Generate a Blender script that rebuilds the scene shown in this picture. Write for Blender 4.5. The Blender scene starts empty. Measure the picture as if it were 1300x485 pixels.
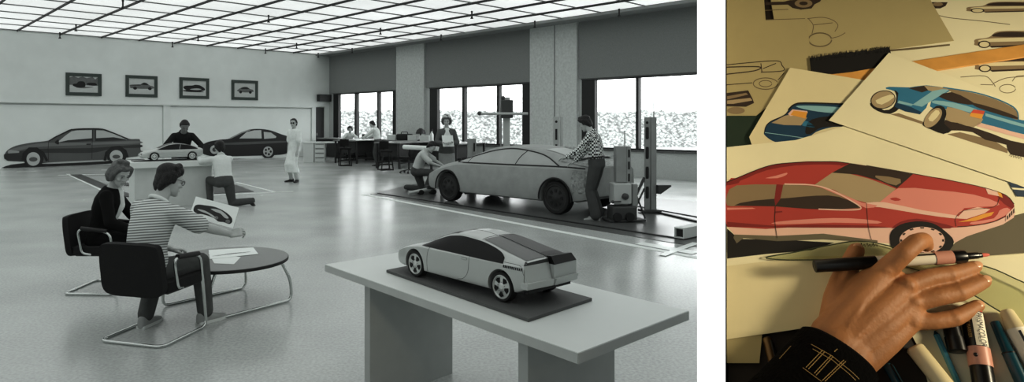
import bpy, bmesh, math, random
import numpy as np
from mathutils import Vector, Matrix, noise as mnoise
from mathutils.geometry import tessellate_polygon
random.seed(7)
SC = bpy.context.scene
COL = SC.collection
V = Vector
PI = math.pi
# ------------------------------------------------------------------ camera calibration (photo 1300 x 485)
F, PX, PY, CH = 830.66, 560.0, 155.0, 1.65
def at(px, py, Y): return V(((px-PX)/F*Y, Y, CH-(py-PY)/F*Y))
def gz(px, py, z=0.0): return at(px, py, (CH-z)*F/(py-PY))
RS, RT = V((.7422, .6702, 0)), V((-.6702, .7422, 0))
def room(s, t, z=0.0): return RS*s + RT*t + V((0, 0, z))
def room_st(p): return p.dot(RS), p.dot(RT)
S_R, T_B, HC = 17.52, 27.63, 4.93          # right wall, back wall, ceiling
def back_s(px, t=T_B):
    k = (px-PX)/F; return t*(.7422*k+.6702)/(.7422-.6702*k)
def right_t(px, s=S_R):
    k = (px-PX)/F; return s*(.7422-.6702*k)/(.7422*k+.6702)
def back_z(px, py, t=T_B):
    p = room(back_s(px, t), t); return CH-(py-PY)/F*p.y
def right_z(px, py, s=S_R):
    p = room(s, right_t(px, s)); return CH-(py-PY)/F*p.y
ROOM_RZ = math.atan2(RS.y, RS.x)

# ------------------------------------------------------------------ materials
def lin(c):
    c = c/255.0
    return c/12.92 if c <= .04045 else ((c+.055)/1.055)**2.4
def rgb(r, g, b): return (lin(r), lin(g), lin(b), 1)
def gr(v): return rgb(v*.978, v, v*.99)
MATS = {}
def mat(name, col, rough=.5, metal=0.0, var=0.0, vscale=8.0, bump=0.0, bscale=60.0, spec=.5, emit=0.0, coat=0.0, trans=0.0):
    if name in MATS: return MATS[name]
    m = bpy.data.materials.new(name); m.use_nodes = True
    nt = m.node_tree; b = nt.nodes['Principled BSDF']
    b.inputs['Base Color'].default_value = col
    b.inputs['Roughness'].default_value = rough
    b.inputs['Metallic'].default_value = metal
    b.inputs['Specular IOR Level'].default_value = spec
    if coat: b.inputs['Coat Weight'].default_value = coat; b.inputs['Coat Roughness'].default_value = .08
    if trans: b.inputs['Transmission Weight'].default_value = trans
    if emit:
        b.inputs['Emission Color'].default_value = col; b.inputs['Emission Strength'].default_value = emit
    tc = nt.nodes.new('ShaderNodeTexCoord')
    n = nt.nodes.new('ShaderNodeTexNoise'); n.inputs['Scale'].default_value = vscale; n.inputs['Detail'].default_value = 4
    nt.links.new(tc.outputs['Object'], n.inputs['Vector'])
    mx = nt.nodes.new('ShaderNodeMix'); mx.data_type = 'RGBA'; mx.blend_type = 'MULTIPLY'
    mr = nt.nodes.new('ShaderNodeMapRange'); mr.inputs[1].default_value = .3; mr.inputs[2].default_value = .7
    mr.inputs[3].default_value = 1-max(var, .03); mr.inputs[4].default_value = 1+max(var, .03)*.5
    nt.links.new(n.outputs['Fac'], mr.inputs[0])
    mx.inputs[0].default_value = 1.0; mx.inputs[6].default_value = col
    nt.links.new(mr.outputs[0], mx.inputs[7]); nt.links.new(mx.outputs[2], b.inputs['Base Color'])
    if bump:
        n2 = nt.nodes.new('ShaderNodeTexNoise'); n2.inputs['Scale'].default_value = bscale; n2.inputs['Detail'].default_value = 3
        nt.links.new(tc.outputs['Object'], n2.inputs['Vector'])
        bp_ = nt.nodes.new('ShaderNodeBump'); bp_.inputs['Strength'].default_value = bump; bp_.inputs['Distance'].default_value = .02
        nt.links.new(n2.outputs['Fac'], bp_.inputs['Height']); nt.links.new(bp_.outputs['Normal'], b.inputs['Normal'])
    MATS[name] = m
    return m
def emat(name, col, strength):
    if name in MATS: return MATS[name]
    m = bpy.data.materials.new(name); m.use_nodes = True; nt = m.node_tree
    nt.nodes.remove(nt.nodes['Principled BSDF'])
    e = nt.nodes.new('ShaderNodeEmission'); e.inputs[0].default_value = col; e.inputs[1].default_value = strength
    nt.links.new(e.outputs[0], nt.nodes['Material Output'].inputs[0]); MATS[name] = m
    return m
def glassmat(name, tint=(1, 1, 1, 1), refl=.08):
    m = bpy.data.materials.new(name); m.use_nodes = True; nt = m.node_tree
    nt.nodes.remove(nt.nodes['Principled BSDF'])
    t = nt.nodes.new('ShaderNodeBsdfTransparent'); t.inputs[0].default_value = tint
    g = nt.nodes.new('ShaderNodeBsdfGlossy'); g.inputs['Roughness'].default_value = .03
    mx = nt.nodes.new('ShaderNodeMixShader'); mx.inputs[0].default_value = refl
    nt.links.new(t.outputs[0], mx.inputs[1]); nt.links.new(g.outputs[0], mx.inputs[2])
    nt.links.new(mx.outputs[0], nt.nodes['Material Output'].inputs[0]); MATS[name] = m
    return m

# ------------------------------------------------------------------ mesh builder
def frame_to(d, up=None):
    d = d.normalized(); up = up or V((0, 0, 1))
    if abs(d.dot(up)) > .98: up = V((0, 1, 0)) if abs(d.y) < .9 else V((1, 0, 0))
    x = d.cross(up).normalized(); y = x.cross(d).normalized()
    return x, y, d
def catmull(pts, n=6, closed=False):
    P = [V(p) for p in pts]; out = []; N = len(P)
    rng = range(N) if closed else range(N-1)
    for i in rng:
        p1, p2 = P[i], P[(i+1) % N]
        p0 = P[(i-1) % N] if (closed or i > 0) else p1*2-p2
        p3 = P[(i+2) % N] if (closed or i < N-2) else p2*2-p1
        for k in range(n):
            t = k/n
            out.append(.5*((2*p1)+(p2-p0)*t+(2*p0-5*p1+4*p2-p3)*t*t+(3*p1-p0-3*p2+p3)*t*t*t))
    if not closed: out.append(P[-1].copy())
    return out
class MB:
    def __init__(s): s.bm = bmesh.new(); s.mi = 0
    def add(s, vs, fs, M=None):
        vv = [s.bm.verts.new(M @ V(v) if M else V(v)) for v in vs]
        for f in fs:
            try:
                fc = s.bm.faces.new([vv[i] for i in f]); fc.material_index = s.mi
            except ValueError: pass
        return vv
    def box(s, c, size, M=None, rz=0.0):
        R = Matrix.Rotation(rz, 3, 'Z'); c = V(c); hx, hy, hz = [q/2 for q in size]
        vs = [c + R @ V((x*hx, y*hy, z*hz)) for z in (-1, 1) for x, y in ((-1, -1), (1, -1), (1, 1), (-1, 1))]
        s.add(vs, [(3, 2, 1, 0), (4, 5, 6, 7), (0, 1, 5, 4), (1, 2, 6, 5), (2, 3, 7, 6), (3, 0, 4, 7)], M)
        return s
    def hexa(s, b, t):                       # 4 bottom + 4 top corners
        s.add(list(b)+list(t), [(3, 2, 1, 0), (4, 5, 6, 7), (0, 1, 5, 4), (1, 2, 6, 5), (2, 3, 7, 6), (3, 0, 4, 7)])
        return s
    def prism(s, pts, d0, d1, M=None):       # polygon in local xy, extruded along z
        n = len(pts)
        A = sum(pts[i][0]*pts[(i+1) % n][1]-pts[(i+1) % n][0]*pts[i][1] for i in range(n))
        if A < 0: pts = pts[::-1]
        tri = tessellate_polygon([[V((p[0], p[1], 0)) for p in pts]])
        vs = [(p[0], p[1], d0) for p in pts]+[(p[0], p[1], d1) for p in pts]
        fs = [(i, (i+1) % n, n+(i+1) % n, n+i) for i in range(n)]
        for t in tri:
            a, b, c = t
            nz = (V((*pts[b][:2], 0))-V((*pts[a][:2], 0))).cross(V((*pts[c][:2], 0))-V((*pts[a][:2], 0))).z
            if nz < 0: a, b, c = c, b, a
            fs.append((n+a, n+b, n+c)); fs.append((c, b, a))
        s.add(vs, fs, M); return s
    def loft(s, rings, caps=True, closed=True, M=None):
        n = len(rings[0]); vs = [p for r in rings for p in r]; fs = []
        for i in range(len(rings)-1):
            for j in range(n if closed else n-1):
                k = (j+1) % n; fs.append((i*n+j, i*n+k, (i+1)*n+k, (i+1)*n+j))
        if caps and closed:
            fs.append(tuple(range(n-1, -1, -1))); fs.append(tuple((len(rings)-1)*n+j for j in range(n)))
        s.add(vs, fs, M); return s
    def tube(s, pts, r, n=8, closed=False, M=None, sx=1.0, up=None):
        P = [V(p) for p in pts]; N = len(P); rings = []
        rr = r if isinstance(r, (list, tuple)) else [r]*N
        pu = up
        for i in range(N):
            if closed: d = P[(i+1) % N]-P[(i-1) % N]
            else: d = P[min(i+1, N-1)]-P[max(i-1, 0)]
            if d.length < 1e-9: d = V((0, 0, 1))
            x, y, d = frame_to(d, pu); 
            if pu is None or True: pu = y
            rings.append([P[i]+(x*math.cos(2*PI*k/n)*sx+y*math.sin(2*PI*k/n))*rr[i] for k in range(n)])
        if closed:
            # align last ring to first
            best = min(range(n), key=lambda q: sum((rings[-1][(j+q) % n]-rings[0][j]).length for j in range(n)))
            s.loft(rings+[rings[0]] if best == 0 else rings+[[rings[0][(j-best) % n] for j in range(n)]], caps=False, M=M)
        else: s.loft(rings, M=M)
        return s
    def sphere(s, c, r, seg=12, rings=8, M=None, R=None):
        c = V(c); rx, ry, rz = (r, r, r) if not isinstance(r, (tuple, list)) else r
        R = R or Matrix.Identity(3)
        vs = [c+R @ V((0, 0, -rz))]
        for i in range(1, rings):
            a = -PI/2+PI*i/rings
            for j in range(seg):
                b = 2*PI*j/seg; vs.append(c+R @ V((rx*math.cos(a)*math.cos(b), ry*math.cos(a)*math.sin(b), rz*math.sin(a))))
        vs.append(c+R @ V((0, 0, rz))); fs = []; L = len(vs)-1
        for j in range(seg):
            k = (j+1) % seg
            fs.append((0, 1+k, 1+j)); fs.append((L, L-seg+j, L-seg+k))
            for i in range(rings-2): fs.append((1+i*seg+j, 1+i*seg+k, 1+(i+1)*seg+k, 1+(i+1)*seg+j))
        s.add(vs, fs, M); return s
    def cap(s, p0, r0, p1, r1, n=12):        # tapered capsule
        p0, p1 = V(p0), V(p1); d = p1-p0
        if d.length < 1e-6: return s.sphere(p0, max(r0, r1), n, 8)
        x, y, d = frame_to(d); rings = []
        for a in (-85, -60, -30): rings.append((p0+d*math.sin(math.radians(a))*r0, r0*math.cos(math.radians(a))))
        rings += [(p0, r0), (p0*.5+p1*.5, (r0+r1)/2), (p1, r1)]
        for a in (30, 60, 85): rings.append((p1+d*math.sin(math.radians(a))*r1, r1*math.cos(math.radians(a))))
        s.loft([[c+(x*math.cos(2*PI*k/n)+y*math.sin(2*PI*k/n))*r for k in range(n)] for c, r in rings]); return s
    def chain(s, pts, rad, n=12):
        for i in range(len(pts)-1): s.cap(pts[i], rad[i], pts[i+1], rad[i+1], n)
        return s
    def lathe(s, prof, M=None, n=24):        # (radius, z) profile about local z
        rings = [[V((r*math.cos(2*PI*k/n), r*math.sin(2*PI*k/n), z)) for k in range(n)] for r, z in prof]
        s.loft(rings, caps=True, M=M); return s
    def merge(s, me, M=None):
        off = len(s.bm.verts); b2 = bmesh.new(); b2.from_mesh(me)
        mp = {}
        for v in b2.verts: mp[v.index] = s.bm.verts.new(M @ v.co if M else v.co)
        for f in b2.faces:
            try:
                q = s.bm.faces.new([mp[v.index] for v in f.verts]); q.material_index = s.mi
            except ValueError: pass
        b2.free(); return s
    def mesh(s, name='m', clean=True):
        if clean: bmesh.ops.recalc_face_normals(s.bm, faces=s.bm.faces)
        me = bpy.data.meshes.new(name); s.bm.to_mesh(me); s.bm.free(); return me
    def remesh(s, vox, smooth=2, name='m', dec=None):   # one continuous skin over everything added
        me = s.mesh('tmp'); o = bpy.data.objects.new('tmp', me); COL.objects.link(o)
        r = o.modifiers.new('r', 'REMESH'); r.mode = 'VOXEL'; r.voxel_size = vox
        if smooth:
            q = o.modifiers.new('s', 'SMOOTH'); q.factor = .5; q.iterations = smooth
        dg = bpy.context.evaluated_depsgraph_get()
        out = bpy.data.meshes.new_from_object(o.evaluated_get(dg)); out.name = name
        bpy.data.objects.remove(o); bpy.data.meshes.remove(me)
        return out
    def obj(s, name, mats, parent=None, smooth=40, bevel=0.0, clean=True, inv=None, seg=2):
        me = s.mesh(name, clean)
        return link(name, me, mats, parent, smooth, bevel, inv, seg)
def link(name, me, mats, parent=None, smooth=40, bevel=0.0, inv=None, seg=2):
    if inv is not None: me.transform(inv)
    me.name = name
    for m in (mats if isinstance(mats, (list, tuple)) else [mats]): me.materials.append(m)
    if smooth and len(me.polygons):
        me.polygons.foreach_set('use_smooth', [True]*len(me.polygons))
        if smooth < 180: me.set_sharp_from_angle(angle=math.radians(smooth))
    o = bpy.data.objects.new(name, me); COL.objects.link(o)
    if parent: o.parent = parent
    if bevel:
        b = o.modifiers.new('bevel', 'BEVEL'); b.width = bevel; b.segments = seg; b.limit_method = 'ANGLE'; b.angle_limit = math.radians(40)
    return o
def tag(o, label=None, cat=None, group=None, kind=None):
    if label: o['label'] = label
    if cat: o['category'] = cat
    if group: o['group'] = group
    if kind: o['kind'] = kind
    return o
def thing(name, label, cat, loc=(0, 0, 0), rz=0.0, group=None):
    o = bpy.data.objects.new(name, None); COL.objects.link(o); o.empty_display_size = .1
    o.location = loc; o.rotation_euler = (0, 0, rz)
    return tag(o, label, cat, group)
def inv_of(loc, rz): return (Matrix.Translation(V(loc)) @ Matrix.Rotation(rz, 4, 'Z')).inverted()
def struct(o): o['kind'] = 'structure'; return o
def dup(root, loc, rz, label=None, group=None):
    r = root.copy(); COL.objects.link(r); r.location = loc; r.rotation_euler = (0, 0, rz)
    if label: r['label'] = label
    if group: r['group'] = group
    for ch in list(root.children):
        c = ch.copy(); COL.objects.link(c); c.parent = r
        for g in list(ch.children):
            d = g.copy(); COL.objects.link(d); d.parent = c
    return r
# ------------------------------------------------------------------ camera, world
cam = bpy.data.cameras.new('camera'); co = bpy.data.objects.new('camera', cam); COL.objects.link(co)
co.location = (0, 0, CH); co.rotation_euler = (PI/2, 0, 0)
cam.sensor_width = 36; cam.lens = F/1300*36; cam.shift_x = (650-PX)/1300; cam.shift_y = -(242.5-PY)/1300
cam.clip_start = .02; cam.clip_end = 500
SC.camera = co
SC.view_settings.view_transform = 'Standard'; SC.view_settings.look = 'None'; SC.view_settings.exposure = .22; SC.view_settings.gamma = .86
w = bpy.data.worlds.new('world'); SC.world = w; w.use_nodes = True
bg = w.node_tree.nodes['Background']; bg.inputs[0].default_value = (.97, 1, 1, 1); bg.inputs[1].default_value = 4.2
# ================================================================== ROOM
m_wall = mat('wall_paint', gr(226), .7, var=.05, vscale=1.5, bump=.05, bscale=90)
m_wall_hi = mat('wall_panel_paper', gr(232), .75, var=.04, vscale=1.2)
m_white = mat('white_paint', gr(222), .55, var=.04)
m_conc = mat('concrete_column', gr(206), .85, var=.14, vscale=14, bump=.3, bscale=70)
m_fab = mat('woven_wall_fabric', gr(140), .95, var=.12, vscale=40, bump=.3, bscale=240)
m_sillwall = mat('fabric_wall_low', gr(190), .9, var=.1, vscale=30, bump=.2, bscale=200)
m_dark = mat('dark_frame', gr(34), .5, var=.1)
m_black = mat('black_rubber', gr(24), .6, var=.1)
m_soffit = mat('soffit_paint', gr(140), .8, var=.05)
def floor_mat():
    m = bpy.data.materials.new('polished_floor'); m.use_nodes = True; nt = m.node_tree; b = nt.nodes['Principled BSDF']
    tc = nt.nodes.new('ShaderNodeTexCoord')
    n1 = nt.nodes.new('ShaderNodeTexNoise'); n1.inputs['Scale'].default_value = .9; n1.inputs['Detail'].default_value = 5
    n2 = nt.nodes.new('ShaderNodeTexNoise'); n2.inputs['Scale'].default_value = 45; n2.inputs['Detail'].default_value = 3
    for n in (n1, n2): nt.links.new(tc.outputs['Object'], n.inputs['Vector'])
    r1 = nt.nodes.new('ShaderNodeValToRGB'); r1.color_ramp.elements[0].position = .3; r1.color_ramp.elements[1].position = .7
    r1.color_ramp.elements[0].color = gr(176); r1.color_ramp.elements[1].color = gr(192)
    nt.links.new(n1.outputs['Fac'], r1.inputs[0])
    r2 = nt.nodes.new('ShaderNodeMapRange'); r2.inputs[1].default_value = .35; r2.inputs[2].default_value = .65; r2.inputs[3].default_value = .86; r2.inputs[4].default_value = 1.1
    nt.links.new(n2.outputs['Fac'], r2.inputs[0])
    mx = nt.nodes.new('ShaderNodeMix'); mx.data_type = 'RGBA'; mx.blend_type = 'MULTIPLY'; mx.inputs[0].default_value = 1
    nt.links.new(r1.outputs[0], mx.inputs[6]); nt.links.new(r2.outputs[0], mx.inputs[7]); nt.links.new(mx.outputs[2], b.inputs['Base Color'])
    rr = nt.nodes.new('ShaderNodeMapRange'); rr.inputs[3].default_value = .16; rr.inputs[4].default_value = .32
    nt.links.new(n1.outputs['Fac'], rr.inputs[0]); nt.links.new(rr.outputs[0], b.inputs['Roughness'])
    b.inputs['Specular IOR Level'].default_value = .75
    return m
S0, T0 = -17.0, -10.0
mb = MB(); mb.hexa([room(S0-.3, T0-.3, -.2), room(S_R+.4, T0-.3, -.2), room(S_R+.4, T_B+.5, -.2), room(S0-.3, T_B+.5, -.2)],
                   [room(S0-.3, T0-.3), room(S_R+.4, T0-.3), room(S_R+.4, T_B+.5), room(S0-.3, T_B+.5)])
struct(mb.obj('floor', floor_mat(), smooth=0))

def rbox(mb, s0, s1, t0, t1, z0, z1):
    mb.hexa([room(s0, t0, z0), room(s1, t0, z0), room(s1, t1, z0), room(s0, t1, z0)], [room(s0, t0, z1), room(s1, t0, z1), room(s1, t1, z1), room(s0, t1, z1)])
# --- ceiling: opaque deck, luminous field, grid bars
mb = MB(); rbox(mb, S0-.3, S_R+.4, T0-.3, T_B+.4, HC+.06, HC+.3)
struct(mb.obj('ceiling', m_soffit, smooth=0))
SG = 16.75
def lum_mat():
    m = bpy.data.materials.new('luminous_ceiling_diffuser'); m.use_nodes = True; nt = m.node_tree
    b = nt.nodes['Principled BSDF']; b.inputs['Base Color'].default_value = gr(200); b.inputs['Roughness'].default_value = .6
    tc = nt.nodes.new('ShaderNodeTexCoord'); n = nt.nodes.new('ShaderNodeTexNoise'); n.inputs['Scale'].default_value = .35
    nt.links.new(tc.outputs['Object'], n.inputs['Vector'])
    r = nt.nodes.new('ShaderNodeMapRange'); r.inputs[1].default_value = .3; r.inputs[2].default_value = .7; r.inputs[3].default_value = LUM*.9; r.inputs[4].default_value = LUM*1.08
    nt.links.new(n.outputs['Fac'], r.inputs[0]); nt.links.new(r.outputs[0], b.inputs['Emission Strength'])
    b.inputs['Emission Color'].default_value = (.98, 1, .99, 1)
    return m
LUM = .62
YN = -8.0                                                     # the luminous field stops short of the drawing corner
def sY(t): return (YN-.7422*t)/.6702
def tY(s): return (YN-.6702*s)/.7422
poly = [(SG, T_B), (S0, T_B), (S0, T0), (SG, T0)]
mb = MB(); mb.add([room(s, t, HC+.03) for s, t in poly]+[room(s, t, HC+.055) for s, t in poly],
                  [(0, 1, 2, 3), (7, 6, 5, 4), (0, 4, 5, 1), (1, 5, 6, 2), (2, 6, 7, 3), (3, 7, 4, 0)])
struct(mb.obj('ceiling_luminous_field', lum_mat(), smooth=0))
mb = MB()                                                    # soffit band along the window wall
rbox(mb, SG, S_R, T0, T_B, HC-.06, HC+.06)
struct(mb.obj('trim_soffit', m_soffit, smooth=0))
mb = MB()
for k in range(-15, 9):
    s = 4.449+1.3855*k
    t0 = max(tY(s), T0)
    rbox(mb, s-.018, s+.018, t0, T_B, HC-.03, HC+.03)
struct(mb.obj('trim_ceiling_bars', mat('grid_bar_dark', gr(38), .6), smooth=0))
mb = MB()
for k in range(0, 26):
    t = T_B-.03-1.475*k
    s0 = S0
    if s0 > SG-1: continue
    rbox(mb, s0, SG, t-.014, t+.014, HC+.0, HC+.03)
struct(mb.obj('trim_ceiling_cross_bars', mat('grid_bar_grey', gr(112), .6), smooth=0))
# sprinkler heads hanging from the grid
spr = [(156, 3), (96.5, 34), (76, 44), (219, 56), (251.5, 47.5), (341, 22), (376.5, 57.5), (337, 64.5), (404, 70), (483, 38.5), (560, 46.7), (447, 64), (599, 17), (679, 29.4), (786, 14)]
s_first = None
for px, py in spr:
    p = gz(px, py-3, HC-.03)
    if s_first is None:
        t = thing('sprinkler_head', 'small dark sprinkler head hanging from the luminous ceiling grid', 'sprinkler', (p.x, p.y, p.z), 0, 'sprinkler heads of the luminous ceiling')
        mb = MB(); mb.lathe([(.03, .0), (.03, -.03), (.022, -.05), (.022, -.17), (.035, -.19), (.035, -.21)], n=10); mb.obj('stem', m_black, t)
        mb = MB(); mb.lathe([(.05, -.215), (.05, -.225)], n=10); mb.obj('deflector', m_black, t)
        s_first = t
    else: dup(s_first, (p.x, p.y, p.z), 0)

# --- back wall: upper wall, ledge, recessed lower panels with posts
ZL = 2.40
mb = MB(); rbox(mb, S0, S_R+.3, T_B, T_B+.35, ZL, HC+.06)
rbox(mb, S0, S_R+.3, T_B+.12, T_B+.35, 0, ZL)
for a, b in ((207.5, 216.5), (396, 401)):
    rbox(mb, back_s(a), back_s(b), T_B, T_B+.12, 0, ZL)
rbox(mb, back_s(412.5), S_R, T_B, T_B+.12, 0, ZL)
rbox(mb, S0, S0+1, T_B, T_B+.12, 0, ZL)
struct(mb.obj('wall_back', m_wall, smooth=0))
mb = MB(); rbox(mb, S0, back_s(396), T_B-.05, T_B+.1, ZL-.06, ZL+.0)
struct(mb.obj('trim_ledge', m_white, smooth=0))
mb = MB(); rbox(mb, S0+1, back_s(207.2), T_B+.06, T_B+.13, .0, ZL-.12); rbox(mb, back_s(217), back_s(395.5), T_B+.06, T_B+.13, .0, ZL-.12)
struct(mb.obj('trim_back_panels', m_wall_hi, smooth=0))
mb = MB(); rbox(mb, back_s(401), back_s(412.5), T_B+.09, T_B+.13, 0, ZL-.03)
d = struct(mb.obj('door_1', mat('dark_door', gr(48), .5), smooth=0))
mb = MB(); rbox(mb, back_s(403.2), back_s(403.6), T_B+.05, T_B+.1, 1.0, 1.12); mb.obj('handle', m_white, d, smooth=0)
# dark box over the door
pc = room(back_s(409.5), T_B, 0); rzb = ROOM_RZ
t = thing('wall_box', 'dark rectangular box mounted high on the back wall above the door', 'box', room(back_s(409.5), T_B, back_z(409.5, 129)), rzb)
wv = back_s(417)-back_s(402)
mb = MB(); mb.box((0, -.14, .17), (wv, .27, .34)); mb.obj('case', m_dark, t, 0, .01)
mb = MB()
for k in range(5): mb.box((0, -.28, .06+.055*k), (wv*.9, .012, .02))
mb.obj('grille', mat('grille_grey', gr(60), .5), t, 0)
# --- right (window) wall
W1 = (423, 504.5, 118, 174); W2 = (545.5, 674.5); W3 = (738.5, 1010)
z_sill = right_z(739, 188.2); z_top = right_z(739, 100.8)
tw = [(right_t(504.5), right_t(423.2)), (right_t(674.5), right_t(545.5)), (5.2, right_t(738.5))]   # (near, far) in t
RW = S_R+.35
mb = MB()
edges = [T0]+[q for a in reversed(tw) for q in a]+[T_B+.12]
for i in range(0, len(edges), 2): rbox(mb, S_R, RW, edges[i], edges[i+1], 0, HC+.06)
for a, b in tw:
    rbox(mb, S_R, RW, a, b, 0, z_sill); rbox(mb, S_R, RW, a, b, z_top, HC+.06)
struct(mb.obj('wall_right', m_sillwall, smooth=0))
mb = MB()
for a, b in ((541, 505.5), (735, 675.5)):
    rbox(mb, S_R-.12, S_R+.01, right_t(a), right_t(b), 0, HC-.06)
t707 = right_t(707)
struct(mb.obj('trim_columns', m_conc, smooth=0))
mb = MB(); rbox(mb, S_R-.128, S_R-.11, t707-.02, t707+.02, 0, HC-.06); struct(mb.obj('trim_column_joint', m_fab, smooth=0))
mb = MB()
for a, b in ((503.5, 419.5), (674.5, 542), (1010, 736.5)):
    rbox(mb, S_R-.06, S_R+.01, right_t(a), right_t(b), z_top+.02, HC-.06)
struct(mb.obj('trim_fabric_panels', m_fab, smooth=0))
m_glass = glassmat('window_glass')
mullions = [[(423.2, 429.5), (450, 452.5), (478.5, 480.5), (498.5, 504.5)], [(545.5, 555), (586.5, 589.5), (630.5, 633.5), (663, 674.5)], [(738.5, 755), (807, 810.5), (960, 966)]]
for i, ((a, b), mu) in enumerate(zip(tw, mullions)):
    mb = MB(); g = MB()
    rbox(mb, S_R+.02, S_R+.14, a, b, z_sill, z_sill+.05); rbox(mb, S_R+.02, S_R+.14, a, b, z_top-.05, z_top)
    for x0, x1 in mu: rbox(mb, S_R+.0, S_R+.16, right_t(x1), right_t(x0), z_sill, z_top)
    if i == 2: rbox(mb, S_R, S_R+.16, a, a+.2, z_sill, z_top)
    wn = struct(mb.obj('window_%d' % (i+1), m_dark, smooth=0))
    rbox(g, S_R+.07, S_R+.076, a, b, z_sill+.05, z_top-.05); g.obj('pane', m_glass, wn, smooth=0)
mb = MB()
for a, b in tw: rbox(mb, S_R-.03, S_R+.02, a, b, z_top-.02, z_top+.04); rbox(mb, S_R-.05, S_R+.02, a, b, z_sill-.05, z_sill)
struct(mb.obj('trim_window_heads', mat('window_trim_grey', gr(90), .5), smooth=0))
mb = MB(); rbox(mb, S0-.3, S0, T0, T_B+.12, 0, HC+.06); struct(mb.obj('wall_left', m_wall, smooth=0))
mb = MB(); rbox(mb, S0-.3, S_R+.4, T0-.3, T0, 0, HC+.06); struct(mb.obj('wall_front', m_wall, smooth=0))
# --- outside: pale ground and a bank of rip-rap stone
mb = MB(); mb.hexa([V((-60, 20, -1)), V((120, 20, -1)), V((120, 140, -1)), V((-60, 140, -1))], [V((-60, 20, -.25)), V((120, 20, -.25)), V((120, 140, -.25)), V((-60, 140, -.25))])
# the outside ground must not enter the room: keep only the part beyond the window wall
me = mb.mesh(); b2 = bmesh.new(); b2.from_mesh(me)
bmesh.ops.bisect_plane(b2, geom=b2.verts[:]+b2.edges[:]+b2.faces[:], plane_co=room(RW+.05, 0), plane_no=RS, clear_inner=True)
b2.to_mesh(me); b2.free()
struct(link('ground_outside', me, mat('pale_ground', gr(150), .9, var=.1, vscale=.6), smooth=0))
nx, ny = 340, 26
vs = []; fs = []
for j in range(ny):
    for i in range(nx):
        x = -20+90*i/(nx-1); q = j/(ny-1); y = 49+9*q
        z = -.3+2.75*min(1, q*1.25)
        p = V((x*1.7, y*1.7, z*1.7))
        n = mnoise.cell(p*1.5)*.2+mnoise.noise(p*1.3)*.2
        vs.append((x+.15*mnoise.noise(p*2.1), y, z+n*(1 if j else 0)))
for j in range(ny-1):
    for i in range(nx-1): fs.append((j*nx+i, j*nx+i+1, (j+1)*nx+i+1, (j+1)*nx+i))
mb = MB(); mb.add(vs, fs)
def rock_mat():
    m = mat('riprap_stone', gr(128), .95, var=.3, vscale=2)
    nt = m.node_tree; b = nt.nodes['Principled BSDF']
    vo = nt.nodes.new('ShaderNodeTexVoronoi'); vo.inputs['Scale'].default_value = 4.2
    tc = nt.nodes.new('ShaderNodeTexCoord'); nt.links.new(tc.outputs['Object'], vo.inputs['Vector'])
    r = nt.nodes.new('ShaderNodeValToRGB'); r.color_ramp.elements[0].position = .15; r.color_ramp.elements[1].position = .75
    r.color_ramp.elements[0].color = gr(172); r.color_ramp.elements[1].color = gr(84)
    nt.links.new(vo.outputs['Distance'], r.inputs[0]); nt.links.new(r.outputs[0], b.inputs['Base Color'])
    return m
o = mb.obj('rock_bank', rock_mat(), smooth=0); tag(o, 'pale bank of loose rip-rap stones outside the windows', 'rocks', kind='stuff')

# --- floor markings, steel surface plate with slotted rails
m_tape = mat('white_floor_tape', gr(232), .5, var=.12, vscale=6)
def strip(mb, a, b, w, z0, z1):
    a, b = V((a.x, a.y, 0)), V((b.x, b.y, 0)); d = (b-a).normalized(); n = V((-d.y, d.x, 0))*w/2
    mb.hexa([a-n+V((0, 0, z0)), b-n+V((0, 0, z0)), b+n+V((0, 0, z0)), a+n+V((0, 0, z0))], [a-n+V((0, 0, z1)), b-n+V((0, 0, z1)), b+n+V((0, 0, z1)), a+n+V((0, 0, z1))])
pa, pb = gz(462, 247), gz(900, 330)
mb = MB(); strip(mb, pa, pb, .12, .001, .004)
tag(mb.obj('floor_tape', m_tape, smooth=0), 'long white tape line on the floor in front of the clay car', 'tape')
pl = [gz(470, 246.5), gz(900, 316), gz(1010, 268), gz(560, 226)]
mb = MB(); mb.hexa([V((p.x, p.y, 0)) for p in pl], [V((p.x, p.y, .006)) for p in pl])
struct(mb.obj('floor_plate', mat('steel_surface_plate', gr(92), .3, var=.18, vscale=1.6, spec=.7), smooth=0))
mb = MB(); strip(mb, gz(480, 246), gz(868, 304.5), .05, .006, .02); strip(mb, gz(815, 266), gz(900, 286), .06, .006, .03); strip(mb, gz(740, 250), gz(900, 279), .03, .006, .02)
struct(mb.obj('trim_rails', m_dark, smooth=0))
# white square tube lying on the plate
a, b = gz(862, 304.5), gz(905, 295)
dv = (b-a).normalized(); ln = .9; rz = math.atan2(dv.y, dv.x)
t = thing('square_tube', 'white square steel tube lying on the floor plate at its near edge', 'tube', (a.x, a.y, .02), rz)
mb = MB(); mb.box((ln/2, 0, .009), (ln, .15, .018)); mb.box((ln/2, 0, .141), (ln, .15, .018)); mb.box((ln/2, .066, .075), (ln, .018, .114)); mb.box((ln/2, -.066, .075), (ln, .018, .114))
mb.obj('tube_wall', mat('pale_tube', gr(205), .5), t, 0, .004)
mb = MB(); mb.box((.05, 0, .075), (.02, .112, .112)); mb.obj('end_plug', m_dark, t, 0)
# crumpled tape ends by the near edge of the line
mb = MB(); strip(mb, gz(812, 309), gz(884, 322), .2, .004, .007); strip(mb, gz(840, 325), gz(884, 309), .1, .007, .01)
tag(mb.obj('loose_tape', mat('loose_tape', gr(236), .35), smooth=0), 'crumpled pale tape strips at the near end of the long floor line', 'tape')
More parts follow.
